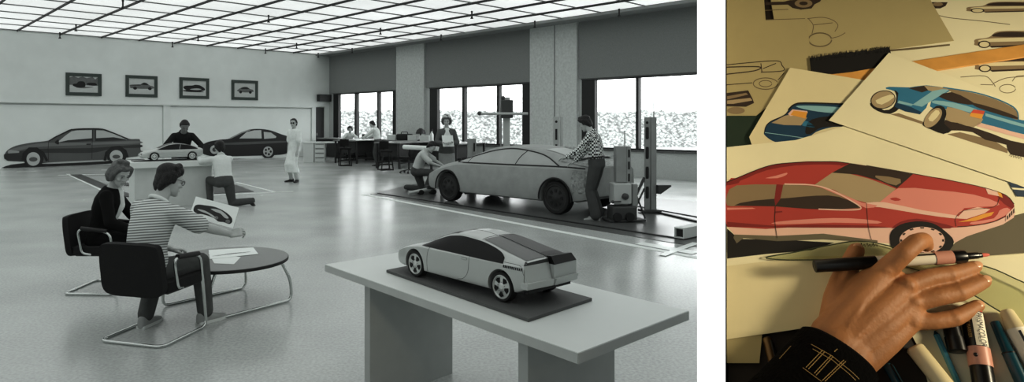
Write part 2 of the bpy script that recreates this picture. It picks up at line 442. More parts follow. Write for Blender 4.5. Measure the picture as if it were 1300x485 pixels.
# pit frame / dark floor track at left
m_pit = mat('dark_floor_track', gr(40), .4)
mb = MB(); strip(mb, gz(96, 222), gz(162, 250), .3, .001, .012); strip(mb, gz(140, 227), gz(165, 236), .2, .001, .012)
tag(mb.obj('floor_track', m_pit, smooth=0), 'dark recessed floor track running behind the seated woman', 'track')
mb = MB(); strip(mb, gz(86, 221), gz(158, 254), .1, .001, .004); strip(mb, gz(74, 222.5), gz(150, 221), .12, .001, .004)
tag(mb.obj('floor_tape', m_tape, smooth=0), 'white tape lines framing the dark floor track at left', 'tape')
mb = MB(); pl = [gz(272, 246), gz(322, 243.5), gz(300, 235), gz(268, 233)]
mb.hexa([V((p.x, p.y, .001)) for p in pl], [V((p.x, p.y, .01)) for p in pl])
tag(mb.obj('floor_plate_cover', m_pit, smooth=0), 'dark steel cover on the floor behind the kneeling man in pale shirt', 'cover')
mb = MB(); strip(mb, gz(268, 248), gz(372, 243), .1, .001, .004); strip(mb, gz(300, 231.5), gz(350, 244), .08, .001, .004)
tag(mb.obj('floor_tape', m_tape, smooth=0), 'white tape lines on the floor behind the kneeling man in pale shirt', 'tape')
# ================================================================== PEOPLE
m_skin = mat('skin_grey', gr(186), .55, var=.06, vscale=20)
m_eye = mat('eye_white', gr(165), .3); m_iris = mat('eye_iris', gr(28), .2); m_lip = mat('lip_grey', gr(120), .5)
def hairmat(name, v):
    m = mat(name, gr(v), .55, var=.35, vscale=30)
    nt = m.node_tree; b = nt.nodes['Principled BSDF']
    wv = nt.nodes.new('ShaderNodeTexWave'); wv.inputs['Scale'].default_value = 28; wv.inputs['Distortion'].default_value = 6; wv.inputs['Detail Scale'].default_value = 2
    tc = nt.nodes.new('ShaderNodeTexCoord'); nt.links.new(tc.outputs['Object'], wv.inputs['Vector'])
    bp_ = nt.nodes.new('ShaderNodeBump'); bp_.inputs['Strength'].default_value = .5; bp_.inputs['Distance'].default_value = .01
    nt.links.new(wv.outputs['Fac'], bp_.inputs['Height']); nt.links.new(bp_.outputs['Normal'], b.inputs['Normal'])
    return m
m_hair_d = hairmat('hair_dark', 22); m_hair_m = hairmat('hair_brown', 70); m_hair_l = hairmat('hair_fair', 105)
def cloth(name, v, **k):
    return mat(name, gr(v), .9, var=k.pop('var', .1), vscale=k.pop('vscale', 12), bump=k.pop('bump', .35), bscale=k.pop('bscale', 16), spec=.2)
def ik(a, t, l1, l2, pole):
    d = t-a; L = d.length
    if L > (l1+l2)*.995: d = d*((l1+l2)*.995/L); t = a+d; L = d.length
    x = (l1*l1-l2*l2+L*L)/(2*L); h = math.sqrt(max(l1*l1-x*x, 1e-6))
    u = d.normalized(); p = (pole-u*pole.dot(u)).normalized()
    return a+u*x+p*h, t
def mat3(x, y, z): return Matrix((x, y, z)).transposed()
HANDS = {}
def hand_mesh(side, curl, fine=.0035):
    key = (side, round(curl, 2), fine)
    if key in HANDS: return HANDS[key]
    mb = MB(); s = -1 if side == 'R' else 1
    for i in range(5):                                     # palm: fanned capsules
        x0 = s*(.022-.011*i); x1 = s*(.033-.0165*i)
        mb.cap((x0, .008, 0), .0145, (x1, .085-.004*abs(i-1.5), -.002), .0125, 10)
    mb.cap((s*.015, .0, 0), .021, (-s*.012, .0, 0), .021, 10)
    for i, (bx, by, L, r) in enumerate([(.033, .085, .074, .0088), (.0115, .09, .083, .009), (-.0105, .087, .077, .0086), (-.031, .078, .06, .0076)]):
        p = V((s*bx, by, -.003)); ang = curl*.55; pts = [p.copy()]; spread = s*bx*1.6
        for k, f in enumerate((.44, .31, .25)):
            d = V((spread*math.cos(ang), math.cos(ang), -math.sin(ang))).normalized()
            p = p+d*L*f; pts.append(p.copy()); ang += curl*(.9 if k == 0 else .7)
        mb.chain(pts, [r, r*.95, r*.88, r*.72], 10)
    c = curl*.35
    mb.chain([(s*.016, .015, -.006), (s*.045, .045, -.016), (s*(.056-.01*c), .074, -.022-.02*c), (s*(.058-.03*c), .098, -.026-.03*c)], [.017, .0125, .0105, .0085], 10)
    me = mb.remesh(fine, 2, 'hand'); HANDS[key] = me
    return me
HEADS = {}
def head_mesh(vox, sex='m'):
    if (vox, sex) in HEADS: return HEADS[(vox, sex)]
    mb = MB()
    prof = [(-.118, .016, .080, .040), (-.108, .034, .088, .018), (-.088, .050, .089, -.022), (-.06, .0605, .087, -.055), (-.03, .0665, .0875, -.075), (.0, .070, .086, -.088),
            (.03, .0735, .088, -.096), (.06, .0725, .084, -.095), (.085, .063, .068, -.082), (.105, .044, .042, -.058), (.116, .02, .012, -.03)]
    rings = []
    for z, w, f, b in prof:
        c = (f+b)/2; d = (f-b)/2; r = []
        for k in range(20):
            a = 2*PI*k/20; ca, sa = math.cos(a), math.sin(a)
            e = .82
            r.append(V((w*math.copysign(abs(ca)**e, ca), c+d*math.copysign(abs(sa)**e, sa), z)))
        rings.append(r)
    mb.loft(rings)
    mb.chain([(0, .088, .02), (0, .102, -.014), (0, .110, -.028)], [.008, .009, .011], 10)                 # nose
    for s in (-1, 1):
        mb.cap((s*.006, .097, -.034), .008, (s*.011, .094, -.034), .008, 8)
        mb.cap((s*.012, .088, .024), .009, (s*.045, .076, .022), .008, 8)                                  # brow
        mb.sphere((s*.072, -.008, -.008), (.011, .019, .031), 12, 8)                                        # ear
        mb.sphere((s*.046, .062, -.03), (.02, .024, .018), 12, 8)                                           # cheek
    mb.cap((-.018, .087, -.062), .0065, (.018, .087, -.062), .0065, 8); mb.cap((-.014, .087, -.073), .0075, (.014, .087, -.073), .0075, 8)
    mb.sphere((0, .082, -.1), (.022, .016, .015), 10, 8)
    me = mb.remesh(vox, 2, 'head'); HEADS[(vox, sex)] = me
    return me
def hair_mesh(kind, vox):
    mb = MB()
    if kind in ('short', 'fringe'):
        B = 1.0 if kind == 'short' else 1.07
        mb.sphere((0, -.020, .051), (.081*B, .098*B, .076*B), 20, 12); mb.sphere((0, -.052, .002), (.078*B, .062*B, .092*B), 18, 12)
        for s in (-1, 1):
            mb.chain([(s*.074*B, .012, .06), (s*.079*B, .0, .03), (s*.078*B, -.004, -.002 if kind == 'short' else -.022)], [.020, .018, .010 if kind == 'short' else .015])
            mb.chain([(s*.055*B, -.055, .01), (s*.045*B, -.066, -.05), (s*.03, -.068, -.085)], [.040, .036, .026]); mb.chain([(s*.068*B, -.03, .04), (s*.066*B, -.036, -.03)], [.030, .024])
        mb.chain([(-.060*B, .036, .080), (-.03, .058, .096), (.02, .060, .097), (.056*B, .040, .084)], [.020, .016, .017, .021])
        if kind == 'fringe': mb.chain([(-.03, .03, .12), (.04, .02, .115), (.07, -.02, .09)], [.02, .03, .025]); mb.cap((.02, .062, .098), .02, (.058, .05, .07), .018)
    elif kind == 'bob':
        mb.sphere((0, -.020, .052), (.090, .104, .080), 20, 12); mb.sphere((0, -.054, -.005), (.088, .068, .105), 18, 12)
        for s in (-1, 1):
            mb.chain([(s*.035, .060, .098), (s*.070, .050, .075), (s*.088, .030, .03), (s*.090, .012, -.02), (s*.082, .012, -.06)], [.022, .024, .026, .030, .022])
            mb.chain([(s*.082, -.03, .03), (s*.088, -.035, -.03), (s*.07, -.04, -.085)], [.04, .042, .03])
            mb.cap((s*.088, .0, .02), .022, (s*.092, .005, -.03), .02)
        mb.chain([(-.055, .055, .085), (-.02, .074, .094), (.03, .07, .09)], [.022, .018, .022]); mb.cap((-.02, .02, .13), .028, (.04, -.02, .13), .03)
    elif kind == 'curly':
        rnd = random.Random(3)
        mb.sphere((0, -.02, .045), (.092, .105, .085), 20, 12); mb.sphere((0, -.055, -.01), (.088, .065, .105), 18, 12)
        for i in range(70):
            a = rnd.uniform(-PI*1.2, PI*.2); e = rnd.uniform(-.5, 1.4)
            mb.sphere((.095*math.cos(a)*math.cos(e), -.02+.105*math.sin(a)*math.cos(e), .04+.085*math.sin(e)-.03*rnd.random()), rnd.uniform(.02, .03), 8, 6)
        for s in (-1, 1): mb.chain([(s*.085, .0, .04), (s*.092, .0, -.02), (s*.085, -.005, -.06)], [.03, .03, .024])
    return mb.remesh(vox, 7, 'hair')
def ringset(curve, sec, n=20, off=0.0):
    """curve: list of (point, right, up); sec: list of (half width, half depth)"""
    rings = []
    for (p, r, u), (w, d) in zip(curve, sec):
        f = u.cross(r).normalized()
        rings.append([p+r*((w+off)*math.cos(2*PI*k/n))+f*((d+off)*math.sin(2*PI*k/n)) for k in range(n)])
    return rings
def shoe_mesh(fine=.006):
    if 'shoe' in HANDS: return HANDS['shoe']
    mb = MB(); rings = []                                  # toe along +y, ankle at origin, sole at z=-.085
    for y, w, h in [(-.075, .018, .05), (-.068, .030, .085), (-.04, .036, .105), (.0, .038, .105), (.04, .040, .082), (.09, .045, .058), (.14, .046, .045), (.18, .036, .036), (.198, .018, .026)]:
        r = []
        for k in range(16):
            a = 2*PI*k/16; ca, sa = math.cos(a), math.sin(a)
            r.append(V((w*math.copysign(abs(ca)**.7, ca), y, -.085+h/2+h/2*math.copysign(abs(sa)**.75, sa))))
        rings.append(r)
    mb.loft(rings); mb.cap((0, -.012, -.02), .043, (0, -.012, .02), .04)
    me = mb.remesh(fine, 2, 'shoe'); HANDS['shoe'] = me
    return me
TORSO = [(-.11, .085, .085), (-.06, .155, .115), (0, .172, .122), (.09, .160, .112), (.18, .148, .104), (.29, .162, .116), (.39, .178, .116), (.455, .172, .098), (.50, .115, .078), (.525, .07, .064)]
TORSO_F = [(-.11, .085, .085), (-.06, .16, .115), (0, .172, .12), (.09, .150, .105), (.18, .128, .092), (.29, .145, .112), (.39, .158, .112), (.455, .150, .088), (.50, .10, .07), (.525, .058, .056)]
def person(label, loc, rz, pose, wear, S=1.0, vox=.013, sex='m', group=None, hair=('short', None), glasses=False, skin=None, extra=None):
    root = thing('person', label, 'person', loc, rz, group)
    skin = skin or m_skin
    wide = 1.0 if sex == 'm' else .9
    vy = lambda a, v: Matrix.Rotation(a, 3, 'Z') @ v
    pel = V(pose['pel'])*S; lo = V(pose.get('lo', (0, 0, 1))).normalized(); hi = V(pose.get('hi', (0, 0, 1))).normalized()
    hipx = V(pose.get('hipx', (1, 0, 0))).normalized(); shx = V(pose.get('shx', pose.get('hipx', (1, 0, 0)))).normalized()
    hipx = (hipx-lo*hipx.dot(lo)).normalized(); shx = (shx-hi*shx.dot(hi)).normalized()
    p1 = pel+lo*.22*S; tmap = {}
    def spine(q):                                           # q metres along the back
        q *= S
        t = min(max(q/(.44*S), 0), 1)
        a = pel+lo*q; b = p1+hi*(q-.22*S)
        tt = t*t*(3-2*t)
        wgt = 0 if q < .1*S else 1 if q > .34*S else (q-.1*S)/(.24*S)
        p = a*(1-wgt)+b*wgt
        u = (lo*(1-tt)+hi*tt).normalized(); r = (hipx*(1-tt)+shx*tt); r = (r-u*r.dot(u)).normalized()
        return p, r, u
    tors = TORSO if sex == 'm' else TORSO_F
    neck = spine(.50)[0]
    look = V(pose.get('look', (0, 1, 0))).normalized(); hup = V(pose.get('hup', (0, 0, 1)))
    hx = look.cross(hup).normalized(); hz = hx.cross(look).normalized(); HM3 = mat3(hx, look, hz)
    nd = (hi*.6+hz*.4+look*.25).normalized()
    hc = neck+nd*.10*S+hz*.105*S+look*.012*S
    HM = Matrix.Translation(hc) @ (HM3*S).to_4x4()
    shl = {'R': spine(.445)[0]+spine(.445)[1]*.175*wide*S, 'L': spine(.445)[0]-spine(.445)[1]*.175*wide*S}
    hipp = {'R': pel+hipx*.088*S-lo*.03*S, 'L': pel-hipx*.088*S-lo*.03*S}
    L1, L2, T1, T2 = .285*S, .255*S, .43*S, .42*S
    arm = {}; leg = {}
    for s in 'LR':
        h = pose[s]; e, wv = ik(shl[s], V(h[0])*S, L1, L2, V(h[1])); arm[s] = (e, wv)
        f = pose['f'+s]; k, an = ik(hipp[s], V(f[0])*S, T1, T2, V(f[1])); leg[s] = (k, an)
    # ---- body: one continuous mesh
    mb = MB()
    cur = [spine(q) for q, _, _ in tors]
    mb.loft(ringset(cur, [(w_*S, d_*S) for _, w_, d_ in tors]))
    mb.chain([spine(.48)[0], neck+nd*.06*S, hc-hz*.03*S-look*.02*S], [.066*S*wide, .056*S*wide, .056*S*wide], 14)
    A = .9 if sex == 'm' else .78
    for s in 'LR':
        e, wv = arm[s]; a0 = shl[s]
        mb.chain([a0, a0.lerp(e, .4), e, e.lerp(wv, .3), wv], [.056*S*A, .05*S*A, .042*S*A, .043*S*A, .028*S*A], 12)
        k, an = leg[s]; h0 = hipp[s]
        mb.chain([h0, h0.lerp(k, .35), k, k.lerp(an, .3), an], [.09*S, .082*S, .056*S, .057*S, .037*S], 12)
    body = mb.remesh(vox, 3, 'body')
    mb = MB(); mb.merge(body); bpy.data.meshes.remove(body)
    hv = .006 if vox < .012 else .008
    mb.merge(head_mesh(hv, sex), HM)
    for s in 'LR':
        e, wv = arm[s]; h = pose[s]
        d = V(h[2]).normalized() if len(h) > 2 and h[2] else (wv-e).normalized()
        pn = V(h[3]) if len(h) > 3 and h[3] else V((0, 0, -1))
        z = -(pn-d*pn.dot(d)).normalized(); x = d.cross(z)
        M = Matrix.Translation(wv) @ (mat3(x, d, z)*S*(1.0 if sex == 'm' else .9)).to_4x4()
        mb.merge(hand_mesh(s, h[4] if len(h) > 4 else .5), M)
    mb.mi = 1
    for s in (-1, 1): mb.sphere((s*.031, .0765, .002), (.0115, .0120, .0062), 10, 8, M=HM)
    mb.mi = 2
    for s in (-1, 1): mb.sphere((s*.031, .0865, .001), (.0060, .0045, .0056), 8, 6, M=HM); mb.cap(HM @ V((s*.015, .092, .026)), .0035*S, HM @ V((s*.046, .082, .024)), .003*S, 6)
    mb.mi = 3; mb.cap(HM @ V((-.02, .0915, -.067)), .0035*S, HM @ V((.02, .0915, -.067)), .0035*S, 6)
    mb.obj('body', [skin, m_eye, m_iris, m_lip], root, 180)
    if hair[0]:
        o = link('hair', hair_mesh(hair[0], hv), hair[1] or m_hair_d, root, 180); o.data.transform(HM)
    if glasses:
        mb = MB()
        for s in (-1, 1):
            mb.tube([HM @ V((s*.033+.023*math.cos(a), .1, .001+.019*math.sin(a))) for a in [2*PI*k/16 for k in range(16)]], .0022*S, 6, closed=True)
            mb.tube([HM @ V((s*.056, .099, .006)), HM @ V((s*.074, .05, .008)), HM @ V((s*.076, -.01, .002))], .002*S, 6)
        mb.tube([HM @ V((-.011, .101, .004)), HM @ V((.011, .101, .004))], .002*S, 6)
        gl = mb.obj('glasses', m_dark if glasses != 'dark' else m_black, root)
        mb = MB()
        for s in (-1, 1): mb.sphere((s*.033, .1, .001), (.021, .003, .018), 12, 6, M=HM)
        mb.obj('lens', glassmat('lens_glass', refl=.25) if glasses != 'dark' else mat('dark_lens', gr(18), .1), gl)
    # ---- garments
    for g in wear:
        kind = g['k']; off = g.get('off', .014)*S; mb = MB(); m = g['m']
        if kind in ('shirt', 'jacket', 'dress'):
            hem = g.get('hem', -.06)
            q = [t_ for t_ in tors if t_[0] > hem]
            base = next(t_ for t_ in tors if t_[0] > hem)
            secs = [(hem, base[1]+.004, base[2]+.004)]+q
            mb.loft(ringset([spine(a) for a, _, _ in secs], [(w_*S, d_*S) for _, w_, d_ in secs], off=off))
            for s in 'LR':
                e, wv = arm[s]; a0 = shl[s]
                inn = a0-(a0-spine(.445)[0])*.35
                mb.cap(inn, .06*S*wide+off*.6, a0, .056*S*A+off, 12)
                if g.get('sleeve', 'long') == 'long':
                    en = e.lerp(wv, .93)
                    mb.chain([a0, a0.lerp(e, .45), e, e.lerp(wv, .35), en], [.057*S*A+off, .052*S*A+off, .046*S*A+off*1.1, .046*S*A+off, .034*S*A+off*.9], 12)
                elif g['sleeve'] == 'rolled':
                    mb.chain([a0, a0.lerp(e, .45), e, e.lerp(wv, .3)], [.057*S*A+off, .052*S*A+off, .046*S*A+off*1.2, .046*S*A+off*1.2], 12)
                elif g['sleeve'] == 'short':
                    mb.chain([a0, a0.lerp(e, .4), a0.lerp(e, .82)], [.06*S*A+off, .058*S*A+off*1.2, .058*S*A+off*1.4], 12)
            if kind == 'dress':
                kn = [leg['L'][0], leg['R'][0]]; an = [leg['L'][1], leg['R'][1]]
                fr = g.get('to', .25)                      # fraction below the knee
                bot = [k_.lerp(a_, fr) for k_, a_ in zip(kn, an)]; c = (bot[0]+bot[1])/2; r = (bot[1]-bot[0]); rr = V((r.x, r.y, 0)).normalized() if r.length > .05 else hipx
                secs2 = [(spine(hem+.04)[0], .19, .13), ((kn[0]+kn[1])/2, .2, .16), (c, g.get('flare', .21), .17)]
                mb.loft([[p+rr*(w_*S*math.cos(2*PI*k/20))+rr.cross(V((0, 0, 1)))*(d_*S*math.sin(2*PI*k/20)) for k in range(20)] for p, w_, d_ in secs2])
        elif kind == 'pants':
            q = [t_ for t_ in tors if t_[0] <= .12]
            mb.loft(ringset([spine(a) for a, _, _ in q], [(w_*S, d_*S) for _, w_, d_ in q], off=off))
            fl = g.get('flare', 0)*S
            for s in 'LR':
                k, an = leg[s]; h0 = hipp[s]
                mb.chain([h0, h0.lerp(k, .35), k, k.lerp(an, .4), k.lerp(an, g.get('to', .97))], [.096*S+off*.5, .086*S+off, .06*S+off, .058*S+off+fl*.4, .05*S+off+fl], 14)
        elif kind == 'skirt':
            kn = [leg['L'][0], leg['R'][0]]
            q = [t_ for t_ in tors if -.07 < t_[0] <= .12]
            mb.loft(ringset([spine(a) for a, _, _ in q], [(w_*S, d_*S) for _, w_, d_ in q], off=off))
            for s in 'LR':
                k, an = leg[s]; mb.chain([hipp[s], hipp[s].lerp(k, .5), k], [.105*S, .1*S, .078*S], 14)
            for f_ in (.3, .6, .95): mb.cap(hipp['L'].lerp(kn[0], f_), .085*S, hipp['R'].lerp(kn[1], f_), .085*S)
        elif kind == 'collar':
            c = spine(.515); mb.tube([c[0]+c[1]*(.068*S*wide*math.cos(a))+c[2].cross(c[1])*(.066*S*wide*math.sin(a))+c[2]*(.012*S-.02*S*math.sin(a)) for a in [2*PI*k/18 for k in range(18)]], .017*S, 8, closed=True)
            f = c[2].cross(c[1])
            for s in (-1, 1): mb.cap(c[0]+c[1]*.035*s*S+f*.068*S, .014*S, c[0]+c[1]*.055*s*S+f*.085*S-c[2]*.06*S, .012*S)
            mb.obj(g.get('n', 'collar'), m, root, 180); continue
        elif kind == 'blouse':                              # triangle of a blouse in an open jacket
            c0 = spine(.5); f0 = c0[2].cross(c0[1]); c1 = spine(.2); f1 = c1[2].cross(c1[1])
            mb.chain([c0[0]+f0*.075*S, spine(.36)[0]+f0*.118*S, c1[0]+f1*.102*S], [.04*S, .048*S, .03*S], 14)
            mb.obj('blouse', m, root, 180); continue
        elif kind == 'belt':
            c = spine(.1); mb.tube([c[0]+c[1]*(.180*S*wide*math.cos(a))+c[2].cross(c[1])*(.130*S*math.sin(a)) for a in [2*PI*k/24 for k in range(24)]], .016*S, 6, closed=True)
            mb.obj('belt', m, root, 180); continue
        me = mb.remesh(g.get('vox', vox), 3, kind)
        link(g.get('n', kind), me, m, root, 180)
    sh = next((g for g in wear if g['k'] == 'shoe'), None)
    for s in 'LR':
        f = pose['f'+s]; an = leg[s][1]
        td = V(f[2]).normalized(); up = V(f[3]) if len(f) > 3 else V((0, 0, 1))
        x = td.cross(up).normalized(); z = x.cross(td)
        M = Matrix.Translation(an) @ (mat3(x, td, z)*S*(1 if sex == 'm' else .88)).to_4x4()
        me = shoe_mesh().copy(); me.transform(M)
        so = link('shoe', me, pose.get('shoe', m_black), root, 180)
        if pose.get('sole'):
            mb = MB(); mb.prism([(-.036, -.07), (.036, -.07), (.044, .06), (.05, .12), (.036, .19), (0, .203), (-.036, .19), (-.05, .12), (-.044, .06)], -.089, -.066, M); mb.obj('sole', pose['sole'], so)
    root['_'] = 0; del root['_']
    return dict(root=root, hc=hc, HM=HM, arm=arm, leg=leg, spine=spine, inv=None)
def standing(**k):
    p = dict(pel=(0, 0, .93), lo=(0, 0, 1), hi=(0, 0, 1), L=((-.25, .05, .86), (-.3, -1, 0)), R=((.25, .05, .86), (.3, -1, 0)),
             fL=((-.1, 0, .085), (0, 1, 0), (-.2, 1, 0)), fR=((.1, 0, .085), (0, 1, 0), (.2, 1, 0)))
    p.update(k); return p
# ================================================================== CARS (model builder)
def hcurve(tab):
    xs = [a for a, _ in tab]; ys = [b for _, b in tab]; n = len(xs); m = []
    for i in range(n):
        if i == 0: m.append((ys[1]-ys[0])/(xs[1]-xs[0]))
        elif i == n-1: m.append((ys[-1]-ys[-2])/(xs[-1]-xs[-2]))
        else:
            d0 = (ys[i]-ys[i-1])/(xs[i]-xs[i-1]); d1 = (ys[i+1]-ys[i])/(xs[i+1]-xs[i])
            m.append(0 if d0*d1 <= 0 else 2*d0*d1/(d0+d1))
    def f(x):
        if x <= xs[0]: return ys[0]
        if x >= xs[-1]: return ys[-1]
        i = next(j for j in range(n-1) if xs[j+1] >= x)
        h = xs[i+1]-xs[i]; t = (x-xs[i])/h
        return ((2*t**3-3*t*t+1)*ys[i]+(t**3-2*t*t+t)*h*m[i]+(-2*t**3+3*t*t)*ys[i+1]+(t**3-t*t)*h*m[i+1])
    return f
class Car:
    def __init__(s, L, top, belt, w, wr, fr, bot, axles, rw, k):
        s.L, s.k, s.ax, s.rw = L, k, axles, rw
        s.top, s.belt, s.w, s.wr, s.fr, s.bot = [hcurve(c) for c in (top, belt, w, wr, fr, bot)]
    def half(s, x):
        t, b, w, wr, f, bo = s.top(x), s.belt(x), s.w(x), s.wr(x), s.fr(x), s.bot(x)
        b = min(b, t-.012); zr = b+(t-b)*f; H = b-bo
        pts = [(0, bo), (.5*w, bo), (.86*w, bo), (.955*w, bo+.05*H), (.985*w, bo+.18*H), (w, bo+.42*H), (.998*w, bo+.66*H), (.985*w, bo+.86*H), (.968*w, b-.015*min(1, H)), (.945*w, b)]
        g0 = .925*w; wr = min(wr, g0-.01)
        for q in (.0, .25, .5, .75, 1.0):
            y = g0+(wr-g0)*q+.012*math.sin(PI*q); z = b+.012*min(1, (t-b)*8)+(zr-b-.012*min(1, (t-b)*8))*q
            pts.append((y, z))
        for a in (18, 40, 62, 80, 90):
            a = math.radians(a); y = wr*math.cos(a)**.8 if a < 1.57 else 0; z = zr+(t-zr)*math.sin(a)
            pts.append((y, z))
        return pts
    def yside(s, x, z):
        p = s.half(x)
        q = [c for c in p[2:]]
        best = None
        for (y0, z0), (y1, z1) in zip(q, q[1:]):
            if z0 <= z <= z1 and z1 > z0: best = y0+(y1-y0)*(z-z0)/(z1-z0)
        return best if best is not None else q[-1][0] if z > q[-1][1] else q[0][0]
    def ztop(s, x, y):
        p = s.half(x)[9:]; y = abs(y)
        for (y0, z0), (y1, z1) in zip(p, p[1:]):
            if y1 <= y <= y0 and y0 > y1: return z0+(z1-z0)*(y0-y)/(y0-y1)
        return p[0][1]
    def body(s, mats, parent, name='body_shell', n=72, arch=1.18, archmat=1):
        mb = MB(); rings = []
        xs = [s.L*(.5-.5*math.cos(PI*i/n))*.35+s.L*i/n*.65 for i in range(n+1)]
        for x in xs:
            h = s.half(x); full = [V((x, y, z)) for y, z in h]+[V((x, -y, z)) for y, z in h[-2:0:-1]]
            rings.append([p*s.k for p in full])
        mb.loft(rings)
        me = mb.mesh('body'); me.materials.append(mats[0]); me.materials.append(mats[1])
        o = bpy.data.objects.new('t', me); COL.objects.link(o)
        cb = MB()
        for x in s.ax:
            for sd in (-1, 1):
                w_ = s.w(x)
                M = Matrix.Translation(V((x, sd*(w_-.12), s.rw))*s.k) @ Matrix.Rotation(PI/2, 4, 'X')
                cb.lathe([(s.rw*arch*s.k, -.15*s.k), (s.rw*arch*s.k, .15*s.k)], M, 40)
        cm = cb.mesh('c'); cm.materials.append(mats[1]); c = bpy.data.objects.new('c', cm); COL.objects.link(c)
        bo = o.modifiers.new('b', 'BOOLEAN'); bo.object = c; bo.operation = 'DIFFERENCE'; bo.solver = 'EXACT'; bo.material_mode = 'TRANSFER'
        dg = bpy.context.evaluated_depsgraph_get(); out = bpy.data.meshes.new_from_object(o.evaluated_get(dg))
        bpy.data.objects.remove(o); bpy.data.objects.remove(c)
        out.materials.clear()
        return link(name, out, mats, parent, 30)
    def sidepatch(s, mb, zl, zu, x0, x1, side, e=.004, nx=30, nz=5):
        """panel lying on the flank between two height curves"""
        vs = []; fs = []
        for i in range(nx+1):
            x = x0+(x1-x0)*i/nx; a, b = zl(x), zu(x)
            for j in range(nz+1):
                z = a+(b-a)*j/nz; vs.append(V((x, side*(s.yside(x, z)+e), z+e*.5))*s.k)
        for i in range(nx):
            for j in range(nz):
                a = i*(nz+1)+j; q = (a, a+1, a+nz+2, a+nz+1); fs.append(q if side > 0 else q[::-1])
        mb.add(vs, fs)
    def toppatch(s, mb, x0, x1, h0, h1, e=.004, nx=16, ny=14, x0e=None, x1e=None):
        """panel on the upper surface, h0/h1(x) the two side edges; x0e/x1e shift the end edges at the sides"""
        vs = []; fs = []
        for i in range(nx+1):
            for j in range(ny+1):
                v = j/ny
                q = (2*v-1)**2
                xa = x0+(x0e or 0)*q; xb = x1+(x1e or 0)*q
                x = xa+(xb-xa)*i/nx; y = h0(x)+(h1(x)-h0(x))*v
                vs.append(V((x, y, s.ztop(x, y)+e))*s.k)
        for i in range(nx):
            for j in range(ny):
                a = i*(ny+1)+j; fs.append((a, a+ny+1, a+ny+2, a+1))
        mb.add(vs, fs)
    def sideline(s, mb, pts, side, r=.006, e=.004, n=6):
        P = catmull([V((x, z, 0)) for x, z in pts], 6)
        mb.tube([V((p.x, side*(s.yside(p.x, p.y)+e), p.y))*s.k for p in P], r*s.k, n)
    def topline(s, mb, pts, r=.006, e=.002):
        P = catmull([V((x, y, 0)) for x, y in pts], 6)
        mb.tube([V((p.x, p.y, s.ztop(p.x, p.y)+e))*s.k for p in P], r*s.k, 6)
    def wheels(s, parent, mt, mr, mh, style='star', wid=.19, sides=(1, -1), inset=.015):
        k = s.k; r = s.rw
        for x in s.ax:
            for sd in sides:
                M = Matrix.Translation(V((x, sd*(s.w(x)-inset), r))*k) @ Matrix.Rotation(-sd*PI/2, 4, 'X')
                t = MB(); t.lathe([(r*.76*k, -wid*k), (r*.93*k, -wid*k), (r*k, -(wid-.03)*k), (r*k, -.03*k), (r*.95*k, -.004*k), (r*.82*k, -.0*k), (r*.77*k, -.01*k), (r*.77*k, -.06*k)], M, 36)
                w_ = t.obj('wheel', mt, parent, 50)
                q = MB(); q.lathe([(r*.79*k, -.05*k), (r*.79*k, -.006*k), (r*.74*k, -.003*k), (r*.69*k, -.022*k), (r*.2*k, -.012*k), (r*.16*k, -.002*k), (0.001, -.002*k)], M, 36)
                q.obj('rim', mr, w_, 40)
                if style == 'star':
                    q = MB()
                    for j in range(5):
                        R = M @ Matrix.Rotation(2*PI*j/5+.3, 4, 'Z')
                        q.prism([(r*.30*k, -r*.06*k), (r*.58*k, -r*.21*k), (r*.67*k, 0), (r*.58*k, r*.21*k), (r*.30*k, r*.06*k)], -.022*k, -.006*k, R)
                    q.obj('rim_opening', mh, w_, 0)
                    q = MB()
                    for j in range(5):
                        R = M @ Matrix.Rotation(2*PI*(j+.5)/5+.3, 4, 'Z'); q.prism([(r*.30*k, -r*.02*k), (r*.34*k, -r*.02*k), (r*.34*k, r*.02*k), (r*.30*k, r*.02*k)], -.012*k, -.004*k, R)
                    q.obj('lug', mh, w_, 0)
                elif style == 'ring':
                    q = MB()
                    for j in range(8):
                        R = M @ Matrix.Rotation(2*PI*j/8, 4, 'Z'); q.prism([(r*.33*k, -r*.06*k), (r*.52*k, -r*.1*k), (r*.52*k, r*.1*k), (r*.33*k, r*.06*k)], -.025*k, -.008*k, R)
                    q.obj('rim_opening', mh, w_, 0)

m_silver = mat('model_silver', gr(192), .3, metal=.35, var=.03)
m_silver_d = mat('model_silver_shade', gr(150), .35, metal=.35, var=.03)
m_blk_gl = mat('model_black_glass', gr(13), .3, var=.05, spec=.25)
m_hatch = mat('model_grey_glass', gr(92), .35, var=.05)
m_hatch_d = mat('model_dark_glass', gr(52), .35, var=.05)
m_line = mat('panel_line', gr(30), .6)
m_tyre = mat('tyre_black', gr(26), .75, var=.1)
m_rim = mat('rim_silver', gr(205), .3, metal=.4)
m_board = mat('grey_baseboard', gr(88), .65, var=.08)
m_lamin = mat('pale_laminate', gr(214), .45, var=.03, vscale=3)
m_lamin_e = mat('laminate_edge', gr(185), .5, var=.05)
m_lamin_l = mat('laminate_leg', gr(170), .5, var=.05)
